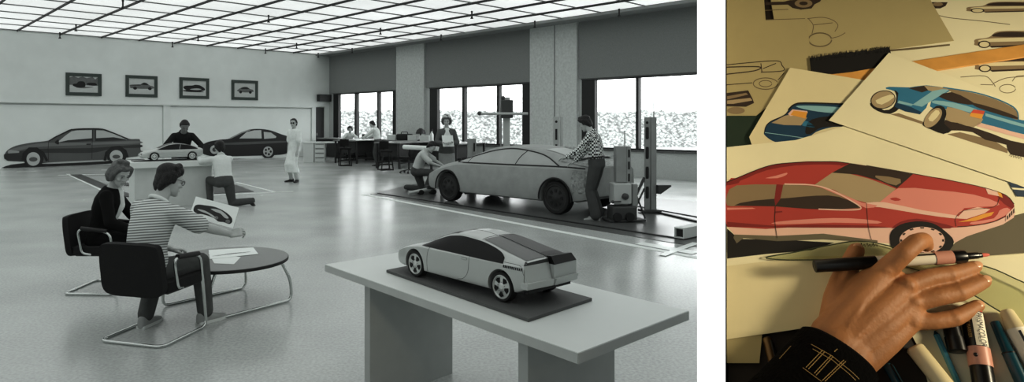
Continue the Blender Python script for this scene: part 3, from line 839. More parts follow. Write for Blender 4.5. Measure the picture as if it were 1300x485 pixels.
# ---- foreground table
tz = .76; th = .045
A_ = gz(413, 335.6, tz); B_ = gz(734, 447.9, tz); C_ = gz(874, 394.5, tz); D_ = A_+C_-B_
ux = (B_-A_).normalized(); vx = (C_-B_).normalized()
tl, tw_ = (B_-A_).length, (C_-B_).length
rzt = math.atan2(ux.y, ux.x)
base = V((A_.x, A_.y, 0))
t = thing('display_table', 'long pale laminate display table in the foreground on two slab legs', 'table', base, rzt)
iv = inv_of(base, rzt)
mb = MB(); mb.hexa([p-V((0, 0, th)) for p in (A_, B_, C_, D_)], [A_, B_, C_, D_]); mb.obj('tabletop', m_lamin, t, 0, .0015, inv=iv)
mb = MB(); mb.hexa([p-V((0, 0, th-.002)) for p in (A_-vx*.003, B_-vx*.003, B_-vx*.0, A_-vx*.0)], [p-V((0, 0, .003)) for p in (A_-vx*.003, B_-vx*.003, B_, A_)])
mb.hexa([p-V((0, 0, th-.002)) for p in (B_, B_+ux*.003, C_+ux*.003, C_)], [p-V((0, 0, .003)) for p in (B_, B_+ux*.003, C_+ux*.003, C_)])
mb.obj('edge_band', m_lamin_e, t, 0, inv=iv)
def slab(p0, p1, thick):
    mb = MB(); n = ux*thick
    mb.hexa([p0, p0+n, p1+n, p1], [q+V((0, 0, tz-th)) for q in (p0, p0+n, p1+n, p1)]); return mb
def onfloor(p): return V((p.x, p.y, 0))
l1 = onfloor(gz(474.5, 372, tz-th)); l1 = onfloor(A_+ux*.32+vx*.09)
slab(l1, l1+vx*.66, .06).obj('leg', m_lamin_l, t, 0, .002, inv=iv)
l2 = onfloor(A_+ux*1.60+vx*.09)
slab(l2, l2+vx*.66, .06).obj('leg', m_lamin_l, t, 0, .002, inv=iv)
# ---- baseboard of the model
bh = .016
a, b, c = gz(490.4, 342.6, tz+bh), gz(671, 404.7, tz+bh), gz(751.6, 378.3, tz+bh); d = a+c-b
rb = math.atan2((b-a).y, (b-a).x)
mb = MB(); mb.hexa([V((p.x, p.y, tz+.0005)) for p in (a, b, c, d)], [a, b, c, d])
o = mb.obj('baseboard', m_board, None, 0, .001); tag(o, 'dark grey rectangular baseboard under the silver scale model on the foreground table', 'board')
# ---- the foreground model car
zb = tz+bh
fr_c, rr_c = gz(526.5, 351.5, zb), gz(636, 383.5, zb)
wbv = fr_c-rr_c; k = wbv.length/2.55; fwd = wbv.normalized(); lft = V((-fwd.y, fwd.x, 0))
car = Car(3.96, top=[(0, .80), (.08, .825), (.6, .925), (1.2, 1.035), (1.7, 1.085), (2.05, 1.06), (2.45, .93), (2.85, .765), (3.3, .655), (3.65, .56), (3.86, .49), (3.96, .42)],
          belt=[(0, .72), (.5, .70), (1.5, .685), (2.9, .67), (3.3, .61), (3.7, .49), (3.88, .42), (3.96, .36)],
          w=[(0, .66), (.25, .68), (1, .69), (2.9, .69), (3.4, .665), (3.7, .60), (3.88, .52), (3.96, .44)],
          wr=[(0, .57), (.6, .535), (1.2, .48), (2.0, .455), (2.5, .48), (2.9, .53), (3.4, .52), (3.96, .34)],
          fr=[(0, .75), (.3, .8), (1.0, .9), (2.3, .9), (2.7, .82), (3.0, .6), (3.92, .6)],
          bot=[(0, .30), (.15, .24), (.5, .17), (3.3, .16), (3.75, .17), (3.92, .22)], axles=(.55, 3.10), rw=.275, k=k)
org = rr_c-fwd*.55*k-lft*(car.w(.55)-.02)*k
rzc = math.atan2(fwd.y, fwd.x)
t = thing('scale_model_car', 'silver scale model sports car with black side windows on the foreground table', 'model car', org, rzc)
car.body([m_silver, m_blk_gl], t)
m_cut = m_blk_gl
for sd in (1, -1):
    mb = MB()
    zl = hcurve([(.52, .700), (1.2, .694), (2.9, .69)]); zu = hcurve([(.52, .80), (.62, .87), (.9, .945), (1.3, 1.0), (1.75, 1.02), (2.1, .985), (2.5, .865), (2.9, .70)])
    car.sidepatch(mb, zl, zu, .52, 2.9, sd, .005, 40, 6); mb.obj('side_window', m_blk_gl, t)
mb = MB()
for sd in (1, -1):
    car.sideline(mb, [(1.42, .735), (1.40, .6), (1.42, .4), (1.55, .26), (1.75, .2)], sd, .004, .0)
    car.sideline(mb, [(2.62, .70), (2.66, .5), (2.66, .2)], sd, .004, .0)
    car.sideline(mb, [(.0, .58), (.1, .72), (.5, .735)], sd, .004, .0)
mb.obj('panel_lines', m_line, t)
mb = MB(); car.sideline(mb, [(1.47, .66), (1.62, .66)], 1, .007, .004); car.sideline(mb, [(1.47, .62), (1.62, .62)], 1, .005, .004)
car.sideline(mb, [(1.47, .66), (1.455, .64), (1.47, .62)], 1, .005, .004)
mb.obj('door_handle', m_silver_d, t)
mb = MB()
for i in range(11):
    x = .05+.042*i; mb.hexa(*[[V((x+dx, car.yside(x, z)+e, z))*k for dx, e in ((0, -.01), (.022, -.01), (.022, .008), (0, .008))] for z in (.645, .69)])
mb.obj('louvre', m_blk_gl, t, 0)
mb = MB(); car.toppatch(mb, .05, 1.22, lambda x: .012, lambda x: car.wr(x)*.93, .006, x1e=-.0); mb.obj('rear_window', m_hatch, t)
mb = MB(); car.toppatch(mb, .22, 1.22, lambda x: -car.wr(x)*.93, lambda x: -.012, .012); mb.obj('rear_window', m_hatch_d, t)
mb = MB(); car.toppatch(mb, -.0, .22, lambda x: -car.wr(x)*1.02, lambda x: -.012, .014); mb.obj('spoiler', m_blk_gl, t)
mb = MB(); car.toppatch(mb, 2.02, 2.85, lambda x: -car.wr(x)*.95, lambda x: car.wr(x)*.95, .005, x0e=-.05, x1e=-.12); mb.obj('windshield', m_blk_gl, t)
mb = MB(); car.topline(mb, [(1.25, -.5), (1.28, -.2), (1.28, .2), (1.25, .5)], .004); car.topline(mb, [(.03, 0), (.6, 0), (1.25, 0)], .005, .012); car.topline(mb, [(1.28, 0), (1.6, 0), (2.0, 0)], .003, .001)
mb.obj('roof_seams', m_line, t)
def rb_box(x0, x1, y0, y1, z0, z1, mb): mb.hexa([V(p)*k for p in ((x0, y0, z0), (x1, y0, z0), (x1, y1, z0), (x0, y1, z0))], [V(p)*k for p in ((x0, y0, z1), (x1, y0, z1), (x1, y1, z1), (x0, y1, z1))])
# rear end: left half pale flat panel over a stepped bumper, right half dark band over a flush panel
mb = MB(); mb.hexa([V(p)*k for p in ((-.10, 0.004, .44), (.02, 0.004, .44), (.02, 0.641, .44), (-.07, 0.641, .44))], [V(p)*k for p in ((-.02, .004, .735), (.02, .004, .735), (.02, 0.632, .735), (-.0, 0.632, .735))]); mb.obj('tail_panel', m_silver, t, 0, .004*k)
mb = MB(); mb.hexa([V(p)*k for p in ((-.02, 0.004, .735), (.03, 0.004, .735), (.03, 0.632, .735), (-.0, 0.632, .735))], [V(p)*k for p in ((-.01, .004, .80), (.05, .004, .81), (.05, 0.568, .80), (0, 0.568, .785))]); mb.obj('tail_lip', m_hatch_d, t, 0, .004*k)
mb = MB(); mb.hexa([V(p)*k for p in ((-.14, 0.004, .33), (.06, 0.004, .33), (.06, 0.671, .33), (-.09, 0.666, .33))], [V(p)*k for p in ((-.16, .004, .45), (.06, .004, .45), (.06, 0.675, .45), (-.11, 0.666, .45))]); mb.obj('rear_bumper', m_silver, t, 0, .006*k)
mb = MB(); mb.hexa([V(p)*k for p in ((-.13, -0.662, .70), (.02, -0.662, .70), (.02, -.004, .70), (-.15, -.004, .70))], [V(p)*k for p in ((-.05, -0.611, .83), (.05, -0.611, .82), (.05, -.004, .835), (-.06, -.004, .845))]); mb.obj('tail_band', m_blk_gl, t, 0, .005*k)
mb = MB(); mb.hexa([V(p)*k for p in ((-.12, -0.666, .46), (.03, -0.666, .46), (.03, -.004, .46), (-.14, -.004, .46))], [V(p)*k for p in ((-.12, -0.662, .70), (.03, -0.662, .70), (.03, -.004, .70), (-.14, -.004, .70))]); mb.obj('tail_panel', m_silver, t, 0, .006*k)
mb = MB(); mb.hexa([V(p)*k for p in ((-.13, -0.671, .33), (.05, -0.671, .33), (.05, -.004, .33), (-.16, -.004, .33))], [V(p)*k for p in ((-.17, -0.675, .46), (.05, -0.675, .46), (.05, -.004, .46), (-.2, -.004, .46))]); mb.obj('rear_bumper', m_silver, t, 0, .006*k)
mb = MB(); rb_box(-.05, .35, -.58, .58, .25, .34, mb); mb.obj('under_tray', m_blk_gl, t, 0)
mb = MB(); rb_box(3.86, 3.935, -.42, .42, .25, .29, mb); mb.obj('front_air_slot', m_blk_gl, t, 0)
car.wheels(t, m_tyre, m_rim, m_blk_gl)

# ---- full-size clay car
m_clay = mat('modelling_clay', gr(164), .75, var=.12, vscale=5, bump=.12, bscale=30)
m_clay_r = mat('rough_clay', gr(172), .95, var=.3, vscale=18, bump=.9, bscale=45)
m_clay_w = mat('clay_window', gr(174), .6, var=.08, vscale=4)
fr_c, rr_c = gz(568.6, 255.8), gz(704.8, 272.8)
wbv = fr_c-rr_c; k = wbv.length/2.75; fwd = wbv.normalized(); lft = V((-fwd.y, fwd.x, 0))
cl = Car(4.35, top=[(0, .86), (.1, .90), (.5, .99), (1.0, 1.12), (1.5, 1.19), (1.95, 1.21), (2.4, 1.17), (2.9, 1.02), (3.3, .89), (3.8, .78), (4.15, .66), (4.3, .58), (4.35, .5)],
         belt=[(0, .80), (.5, .83), (1.5, .82), (3.1, .80), (3.6, .72), (4.1, .58), (4.3, .5), (4.35, .42)],
         w=[(0, .64), (.25, .73), (1, .79), (3.2, .79), (3.8, .75), (4.15, .68), (4.3, .58), (4.35, .5)],
         wr=[(0, .52), (.6, .55), (1.2, .515), (2.2, .50), (2.8, .545), (3.2, .62), (3.8, .58), (4.35, .38)],
         fr=[(0, .7), (.4, .8), (1.2, .9), (2.4, .9), (2.9, .8), (3.3, .6), (4.35, .6)],
         bot=[(0, .36), (.2, .27), (.7, .21), (3.5, .2), (4.1, .22), (4.35, .28)], axles=(.76, 3.51), rw=.30, k=k)
org = rr_c-fwd*.76*k-lft*(cl.w(.76)-.02)*k+V((0, 0, .006))
rzc = math.atan2(fwd.y, fwd.x)
CLAY = dict(org=org, fwd=fwd, lft=lft, k=k)
t = thing('clay_car', 'full-size grey clay car model with black tape lines between four people', 'clay car', org, rzc)
cl.body([m_clay, m_tyre], t, arch=1.16)
mb = MB(); zl = hcurve([(.72, .865), (2, .85), (3.3, .835)]); zu = hcurve([(.72, .885), (1.05, 1.02), (1.4, 1.10), (1.9, 1.145), (2.35, 1.10), (2.8, .99), (3.3, .845)])
cl.sidepatch(mb, zl, zu, .74, 3.25, 1, .003, 40, 6); mb.obj('side_window', m_clay_w, t)
mb = MB(); P = [(.2, .842), (.72, .86), (2, .845), (3.3, .83)]; cl.sideline(mb, P, 1, .014, .004); cl.sideline(mb, P, -1, .014, .004)
U = [(.72, .87), (1.05, 1.02), (1.4, 1.10), (1.9, 1.145), (2.35, 1.10), (2.8, .99), (3.3, .84)]; cl.sideline(mb, U, 1, .014, .004); cl.sideline(mb, U, -1, .014, .004)
cl.sideline(mb, [(1.55, 1.12), (1.66, 1.0), (1.72, .86)], 1, .009, .004)
cl.sideline(mb, [(2.92, .95), (2.98, .84)], 1, .006, .004)
mb.obj('tape_lines', m_line, t)
for x in cl.ax:
    mb = MB(); mb.tube([V((x+.355*math.cos(a), cl.yside(x, .5)+.004, .30+.355*math.sin(a)))*k for a in [math.radians(-8+196*q/24) for q in range(25)]], .016*k, 6); mb.obj('arch_tape', m_line, t)
mb = MB(); cl.toppatch(mb, .0, .72, lambda x: -cl.wr(x)*1.15, lambda x: cl.wr(x)*1.15, .012)
r_ = mb.bm.verts; rnd = random.Random(5)
for v in r_: v.co += V((rnd.uniform(-1, 1), rnd.uniform(-1, 1), rnd.uniform(-.2, 1)))*.016
mb.obj('rough_tail', m_clay_r, t, 0)
mb = MB(); cl.toppatch(mb, .45, 1.2, lambda x: -cl.wr(x)*.85, lambda x: cl.wr(x)*.85, .01); mb.obj('rear_screen', mat('pale_sheet', gr(190), .45), t)
mb = MB()
for ya in (.52, .2): cl.topline(mb, [(.42, -ya), (.9, -ya*.95), (1.22, -ya*.9)], .02, .02)
mb.box(V((.62, .0, 1.02))*k, V((.5, 1.1, .02))*k, None); mb.obj('rear_slats', m_clay_r, t, 0)
for sd in (1, -1):
    mb = MB(); cl.sidepatch(mb, lambda x: .40, lambda x: .80, .02, .42, sd, .01, 14, 10)
    for v in mb.bm.verts: v.co += V((rnd.uniform(-1, 1), rnd.uniform(-1, 1), rnd.uniform(-1, 1)))*.012
    mb.obj('rough_flank', m_clay_r, t, 0)
cl.wheels(t, m_tyre, mat('clay_wheel_dark', gr(48), .7, var=.1), m_tyre, 'ring', inset=.02)

# ---- white table with the small silver model
m_tabw = mat('white_table', gr(226), .5, var=.03); m_tabw2 = mat('white_table_base', gr(206), .55, var=.04)
tz2 = .89
e1 = V((.841, .541, 0)); e2 = V((-.541, .841, 0))
q0 = gz(161, 206.8, tz2)
TL, TW = 1.68, .98
rz2 = math.atan2(e1.y, e1.x)
b0 = onfloor(q0)
WT = dict(o=b0, e1=e1, e2=e2, z=tz2)
t = thing('white_table', 'white block table with thick overhanging top behind the seated pair', 'table', b0, rz2)
mb = MB(); mb.box((TL/2, TW/2, tz2-.055), (TL, TW, .11)); mb.obj('tabletop', m_tabw, t, 0, .004)
mb = MB(); mb.box((TL/2+.02, TW/2, (tz2-.11)/2), (TL-.26, TW-.28, tz2-.11)); mb.obj('base', m_tabw2, t, 0, .004)
mb = MB(); mb.box((TL/2-(TL-.26)/2+.02, TW/2, (tz2-.11)/2), (.012, TW-.285, tz2-.115)); mb.obj('end_panel', m_tabw, t, 0)
mb = MB(); mb.box((.80, .42, .006), (1.30, .46, .012))
bb = mb.obj('baseboard', m_board, None, 0); bb.location = b0+V((0, 0, tz2+.0005)); bb.rotation_euler = (0, 0, rz2)
tag(bb, 'dark baseboard under the small silver model on the white table', 'board')
k3 = .268
c3 = Car(4.3, top=[(0, .80), (.1, .86), (.5, .96), (1.0, 1.12), (1.5, 1.22), (2.0, 1.24), (2.5, 1.14), (3.0, .93), (3.4, .80), (3.9, .68), (4.2, .55), (4.3, .42)],
         belt=[(0, .74), (.5, .77), (1.5, .76), (3.0, .74), (3.6, .66), (4.1, .5), (4.3, .36)],
         w=[(0, .74), (.25, .8), (1, .85), (3.2, .85), (3.8, .8), (4.15, .7), (4.3, .52)],
         wr=[(0, .62), (.6, .6), (1.2, .56), (2.2, .54), (2.8, .6), (3.2, .66), (3.8, .6), (4.3, .4)],
         fr=[(0, .7), (.4, .8), (1.2, .9), (2.4, .9), (2.9, .8), (3.3, .6), (4.3, .6)],
         bot=[(0, .34), (.2, .26), (.7, .2), (3.5, .2), (4.1, .2), (4.3, .26)], axles=(.78, 3.38), rw=.29, k=k3)
rzm = rz2+PI
cen = b0+e1*.84+e2*.42
fw = -e1; org3 = cen-fw*2.15*k3+V((0, 0, tz2+.0128))
t = thing('scale_model_car', 'small silver scale model car with dark roof and windows on the white table', 'model car', org3, rzm)
c3.body([m_silver, m_blk_gl], t)
zl = hcurve([(.35, .79), (2, .775), (3.2, .765)]); zu = hcurve([(.35, .83), (.7, 1.0), (1.2, 1.12), (1.8, 1.17), (2.3, 1.12), (2.8, .94), (3.2, .775)])
for sd in (1, -1):
    mb = MB(); c3.sidepatch(mb, zl, zu, .38, 3.2, sd, .006, 40, 6); mb.obj('side_window', m_blk_gl, t)
mb = MB()
for sd in (1, -1):
    c3.sideline(mb, [(1.55, 1.16), (1.62, .95), (1.66, .78)], sd, .012, .01); c3.sideline(mb, [(2.95, .76), (2.97, .4), (2.9, .24)], sd, .005, 0); c3.sideline(mb, [(1.55, .76), (1.5, .4), (1.6, .22)], sd, .005, 0)
mb.obj('pillar_lines', m_silver, t)
mb = MB(); c3.toppatch(mb, .3, 1.1, lambda x: -c3.wr(x)*.95, lambda x: c3.wr(x)*.95, .006); mb.obj('rear_window', m_blk_gl, t)
mb = MB(); c3.toppatch(mb, 2.3, 3.1, lambda x: -c3.wr(x)*.95, lambda x: c3.wr(x)*.95, .006); mb.obj('windshield', m_blk_gl, t)
mb = MB(); c3.toppatch(mb, 1.1, 2.3, lambda x: -c3.wr(x)*.97, lambda x: c3.wr(x)*.97, .006); mb.obj('roof_panel', m_hatch_d, t)
mb = MB(); mb.box(V((4.22, 0, .34))*k3, V((.16, 1.02, .04))*k3); mb.obj('front_air_slot', m_blk_gl, t, 0)
mb = MB()
for sd in (1, -1): mb.box(V((4.2, sd*.44, .47))*k3, V((.1, .3, .07))*k3, rz=0)
mb.obj('headlamp', m_hatch, t, 0)
c3.wheels(t, m_tyre, m_rim, m_blk_gl, 'ring')
# ================================================================== FURNITURE, DRAWINGS, EQUIPMENT
m_chrome = mat('chrome_tube', gr(205), .12, metal=1.0)
m_uphol = mat('black_upholstery', gr(20), .9, var=.15, vscale=30, bump=.2, bscale=200)
m_armpad = mat('black_armrest', gr(22), .5)
m_paper = mat('white_paper', gr(236), .7, var=.03)
m_ink = mat('drawing_ink', gr(28), .7, var=.2); m_ink2 = mat('drawing_grey', gr(110), .7, var=.2); m_ink3 = mat('drawing_light', gr(185), .7)
def rounded(pts, n=5): return [(p.x, p.y) for p in catmull([V((a, b, 0)) for a, b in pts], n, True)]
def fillet(pts, r, n=5):
    P = [V(p) for p in pts]; out = [P[0]]
    for a, b, c in zip(P, P[1:], P[2:]):
        u = (a-b); v = (c-b); rr = min(r, u.length*.45, v.length*.45); u = u.normalized()*rr; v = v.normalized()*rr
        for k in range(n+1):
            t = k/n; out.append((b+u)*(1-t)**2+b*2*t*(1-t)+(b+v)*t*t)
    out.append(P[-1]); return out
def armchair(label, loc, rz):
    t = thing('cantilever_chair', label, 'chair', loc, rz)
    half = [(0, -.28, .013), (.275, -.28, .013), (.275, .25, .013), (.275, .17, .60), (.275, -.15, .635), (.275, -.10, .40), (.255, -.02, .385)]
    pts = [(-x, y, z) for x, y, z in half[:0:-1]]+half
    mb = MB(); mb.tube(fillet(pts, .07), .0125, 10); mb.obj('frame', m_chrome, t)
    for s in (-1, 1):
        mb = MB(); mb.tube([(s*.275, .145, .612), (s*.275, .0, .626), (s*.275, -.11, .637)], .02, 10); mb.obj('armrest', m_armpad, t)
    mb = MB()
    sq = rounded([(-.24, -.22), (0, -.25), (.24, -.22), (.265, 0), (.25, .24), (0, .27), (-.25, .24), (-.265, 0)])
    mb.prism(sq, .385, .455); mb.obj('seat', m_uphol, t, 50, .02, seg=3)
    M = Matrix.Translation((0, -.20, .36)) @ Matrix.Rotation(math.radians(98), 4, 'X')
    mb = MB(); rings = []
    for k in range(2):
        pass
    bq = rounded([(-.24, .02), (-.27, .18), (-.255, .36), (-.2, .395), (0, .40), (.2, .395), (.255, .36), (.27, .18), (.24, .02), (0, -.0)])
    mb.prism(bq, -.0, .055, M); mb.obj('backrest', m_uphol, t, 50, .02, seg=3)
    mb = MB(); mb.box((0, -.0, .375), (.5, .36, .015)); mb.obj('seat_pan', m_dark, t, 0, .004)
    return t
CH1 = (V((-2.22, 5.10, 0)), -.27); CH2 = (V((-3.31, 6.50, 0)), -PI/2-.03)
armchair('black cantilever armchair under the man in striped shirt, back to the camera', *CH1)
armchair('black cantilever armchair with chrome frame under the woman in dark jacket', *CH2)
# coffee table
CT = V((-1.93, 5.93, 0))
t = thing('coffee_table', 'low round grey coffee table with chrome sled legs in front of the seated man', 'table', CT, math.atan2(.46, .38))
R_ = .53
mb = MB(); mb.lathe([(R_-.02, .385), (R_, .39), (R_, .418), (R_-.004, .42), (R_-.02, .4205)], n=64); mb.obj('tabletop', mat('grey_tabletop', gr(128), .4, var=.08, vscale=60), t, 40)
mb = MB(); mb.lathe([(R_+.002, .39), (R_+.004, .395), (R_+.004, .413), (R_+.002, .417)], n=64); mb.obj('edge_band', m_black, t, 40)
for s in (-1, 1):
    y = s*.33
    mb = MB(); mb.tube(fillet([(-.33, y, .385), (-.42, y*1.08, .2), (-.43, y*1.1, .013), (.43, y*1.1, .013), (.42, y*1.08, .2), (.33, y, .385)], .07), .0135, 10); mb.obj('sled_leg', m_chrome, t)
# flat drawing helper: layers of polygons on a plane given by origin + two axes
def flat(parent, name, m, pts, O, X, Y, h, inv=None, smooth=True, th=.0006):
    N = X.normalized().cross(Y.normalized()).normalized(); mb = MB()
    tri = tessellate_polygon([[V((p[0], p[1], 0)) for p in pts]])
    vs = [O+X*p[0]+Y*p[1]+N*h for p in pts]; fs = []
    for a, b, c in tri:
        nz = (V((*pts[b][:2], 0))-V((*pts[a][:2], 0))).cross(V((*pts[c][:2], 0))-V((*pts[a][:2], 0))).z
        fs.append((a, b, c) if nz > 0 else (c, b, a))
    mb.add(vs, fs); return mb.obj(name, m, parent, 0, clean=False, inv=inv)
def sm(pts, n=5, closed=True): return [(p.x, p.y) for p in catmull([V((a, b, 0)) for a, b in pts], n, closed)]
def circ(cx, cy, r, ry=None, n=24): return [(cx+r*math.cos(2*PI*k/n), cy+(ry or r)*math.sin(2*PI*k/n)) for k in range(n)]
def stroke(pts, w, closed=False):
    """ribbon polygon along a polyline"""
    P = [V((a, b, 0)) for a, b in pts]; L = []; Rr = []
    for i, p in enumerate(P):
        d = (P[min(i+1, len(P)-1)]-P[max(i-1, 0)]).normalized(); n = V((-d.y, d.x, 0))*w/2
        L.append(p+n); Rr.append(p-n)
    return [(p.x, p.y) for p in L+Rr[::-1]]
def sketch_car(parent, O, X, Y, h, inv=None, mb_=None, ml=None, mw=None, wid=1.0):
    """small side-view car drawing, unit box 1 x .35"""
    body = sm([(0, .10), (.02, .17), (.2, .21), (.32, .24), (.45, .33), (.65, .34), (.8, .25), (.97, .22), (1, .14), (.98, .08), (.5, .07), (.05, .07)], 4)
    flat(parent, 'car_sketch', mb_ or m_ink2, body, O, X, Y, h, inv)
    flat(parent, 'window_sketch', ml or m_ink, sm([(.35, .235), (.46, .315), (.64, .32), (.76, .25)], 3), O, X, Y, h+.0008, inv)
    for cx in (.2, .8):
        flat(parent, 'wheel_sketch', m_ink, circ(cx, .085, .075, n=16), O, X, Y, h+.0016, inv); flat(parent, 'hub_sketch', mw or m_ink3, circ(cx, .085, .042, n=12), O, X, Y, h+.0024, inv)
# papers on the coffee table
def sheet(label, corners, z, name='paper_sheet', m=None, th=.0012):
    """corners in world xy; returns thing + frame"""
    c = V((corners[0].x, corners[0].y, z)); t = thing(name, label, 'paper', c, 0)
    mb = MB(); mb.hexa([V((p.x, p.y, z)) for p in corners], [V((p.x, p.y, z+th)) for p in corners]); mb.obj('sheet', m or m_paper, t, 0, inv=inv_of(c, 0))
    return t, inv_of(c, 0)
zt = .4215
P4 = [gz(x, y, zt) for x, y in ((264.5, 321), (272, 334.5), (297, 335.5), (305.5, 326.5))]
sheet('small white sheet of paper partly under the larger drawing on the round coffee table', P4, zt)
P4 = [gz(x, y, zt+.002) for x, y in ((264.8, 317.5), (266.3, 329), (328, 322.5), (321.5, 314.2))]
t, iv = sheet('white drawing sheet with a long thin car sketch on the round coffee table', P4, zt+.002)
O = gz(270, 325.5, zt+.0034); X = gz(318, 320, zt+.0034)-O; Y = V((-X.y, X.x, 0))*.3
sketch_car(t, O, X, Y, .0006, iv)
# drawing held by the seated man
hc = [at(248.7, 249.4, 5.75), at(302.7, 261.8, 5.45), at(295.5, 290.0, 5.32), at(240.0, 274.0, 5.62)]
c = hc[3]; t = thing('held_drawing', 'white drawing of a dark sports car held out by the man in striped shirt', 'drawing', c, 0); iv = inv_of(c, 0)
X = hc[2]-hc[3]; Y = hc[0]-hc[3]; N = X.cross(Y).normalized()
mb = MB(); mb.hexa([hc[3]-N*.001, hc[2]-N*.001, hc[3]+X+Y-N*.001, hc[0]-N*.001], [hc[3], hc[2], hc[3]+X+Y, hc[0]]); mb.obj('sheet', m_paper, t, 0, inv=iv)
f = lambda n_, m_, p_, h_: flat(t, n_, m_, p_, hc[3], X, Y, h_, iv)
f('car_sketch', m_ink, sm([(.06, .30), (.05, .52), (.12, .64), (.3, .70), (.5, .74), (.72, .66), (.9, .48), (.95, .28), (.9, .14), (.78, .16), (.66, .12), (.55, .22), (.3, .25), (.15, .2)], 4), .001)
f('highlight_sketch', m_ink3, sm([(.42, .60), (.6, .66), (.75, .56), (.86, .4), (.78, .36), (.66, .5), (.55, .52)], 3), .002)
f('highlight_sketch', m_ink3, sm([(.14, .42), (.3, .44), (.5, .34), (.6, .24), (.56, .22), (.4, .32), (.2, .36)], 3), .002)
f('wheel_sketch', m_ink2, circ(.86, .24, .05, .09), .002); f('wheel_sketch', m_ink2, circ(.60, .26, .045, .08), .002)

# ---- four framed pictures on the back wall
m_frame = mat('grey_green_frame', rgb(60, 70, 66), .6); m_mat_ = mat('picture_print', gr(196), .6, var=.06)
for i, (x0, x1, y0, y1, lb) in enumerate(((83.5, 129, 93, 121.5, 'leftmost framed picture on the back wall, several cars before trees'), (159.5, 200, 96, 123.3, 'framed picture on the back wall of a pickup with open bed, second from the left'),
                                         (228, 265.5, 98.8, 125.3, 'third framed picture from the left, a dark car over its black shadow'), (294, 327.5, 102, 127, 'rightmost framed picture on the back wall, small dark coupe'))):
    s0, s1 = back_s(x0, T_B-.03), back_s(x1, T_B-.03); xm = (x0+x1)/2
    zt_, zb_ = back_z(xm, y0, T_B-.03), back_z(xm, y1, T_B-.03); w_, h_ = s1-s0, zt_-zb_
    lo = room((s0+s1)/2, T_B-.001, zb_); t = thing('framed_picture', lb, 'picture', lo, ROOM_RZ, 'framed car pictures on the back wall')
    b = .14*w_*.72
    mb = MB()
    for c_, sz in (((0, -.02, b/2), (w_, .04, b)), ((0, -.02, h_-b/2), (w_, .04, b)), ((-w_/2+b/2, -.02, h_/2), (b, .04, h_-2*b)), ((w_/2-b/2, -.02, h_/2), (b, .04, h_-2*b))): mb.box(c_, sz)
    mb.obj('frame', m_frame, t, 0)
    mb = MB(); mb.box((0, -.008, h_/2), (w_-2*b, .012, h_-2*b)); pr = mb.obj('print', m_mat_, t, 0)
    O = V((-w_/2+b, -.0145, b)); X = V((w_-2*b, 0, 0)); Y = V((0, 0, h_-2*b))
    f = lambda n_, m_, p_, hh: flat(pr, n_, m_, p_, O, X, Y, hh)
    if i == 0:
        f('trees_image', m_ink2, [(0, .45), (1, .45), (1, 1), (.9, .85), (.8, 1), (.6, .9), (.45, 1), (.3, .9), (.15, 1), (0, .9)], .001)
        f('car_image', m_ink, sm([(.12, .4), (.14, .52), (.25, .55), (.32, .68), (.5, .68), (.55, .5), (.52, .34), (.3, .3)], 3), .003); f('car_image', m_ink, sm([(.6, .5), (.66, .62), (.9, .62), (.96, .48), (.8, .44)], 3), .003)
        f('shadow_image', m_ink2, sm([(.2, .3), (.5, .26), (.85, .36), (.5, .36)], 3), .002)
    elif i == 1:
        f('car_image', m_ink2, sm([(.05, .45), (.06, .58), (.45, .62), (.55, .74), (.68, .74), (.82, .58), (.96, .52), (.97, .38), (.6, .34), (.1, .36)], 3), .002); f('window_image', m_ink, sm([(.47, .62), (.56, .72), (.66, .72), (.76, .6)], 3), .003)
        f('bed_image', m_ink, sm([(.1, .58), (.44, .62), (.44, .56), (.1, .54)], 3), .003)
        for cx in (.24, .82): f('wheel_image', m_ink, circ(cx, .37, .075, .1, 14), .004)
    elif i == 2:
        f('car_image', m_ink, sm([(.04, .5), (.1, .64), (.4, .68), (.55, .74), (.75, .7), (.94, .5), (.9, .36), (.5, .3), (.2, .34)], 3), .002); f('highlight_image', m_ink3, sm([(.3, .42), (.6, .5), (.8, .44), (.6, .38)], 3), .003)
        f('shadow_image', m_ink, sm([(.02, .3), (.3, .24), (.9, .26), (.6, .36), (.1, .36)], 3), .0015)
    else:
        f('car_image', m_ink2, sm([(.15, .42), (.2, .55), (.4, .72), (.6, .74), (.75, .6), (.88, .55), (.9, .4), (.5, .34)], 3), .002); f('window_image', m_ink, sm([(.32, .58), (.42, .69), (.6, .7), (.7, .6)], 3), .003)
        for cx in (.3, .76): f('wheel_image', m_ink, circ(cx, .36, .07, .1, 14), .004)

# ---- two full-size car renderings mounted on the back wall
def wall_draw(label, conv, layers, ofs=.0):
    s0 = back_s(conv(0, 0)[0], T_B+.055); base = room(s0, T_B+.055, 0)
    t = thing('car_rendering', label, 'car rendering', base, ROOM_RZ); iv = inv_of(base, ROOM_RZ)
    for nm, m_, pts, lv in layers:
        q = []
        tt = T_B+.055-.006*lv
        for x, y in pts:
            px, py = conv(x, y); q.append((back_s(px, tt), max(.004, back_z(px, py, tt))))
        mb = MB(); tri = tessellate_polygon([[V((a, b, 0)) for a, b in q]])
        vs = [room(a, tt, b) for a, b in q]; fs = []
        for a, b, c in tri:
            nz = (vs[b]-vs[a]).cross(vs[c]-vs[a]).dot(RT); fs.append((a, b, c) if nz < 0 else (c, b, a))
        mb.add(vs, fs); mb.obj(nm, m_, t, 0, clean=False, inv=iv)
    return t
def cg(v): return mat('rendering_grey_%d' % v, gr(v), .55, var=.1, vscale=.8)
z1 = lambda x, y: (x/4.85, 140+y/4.85)
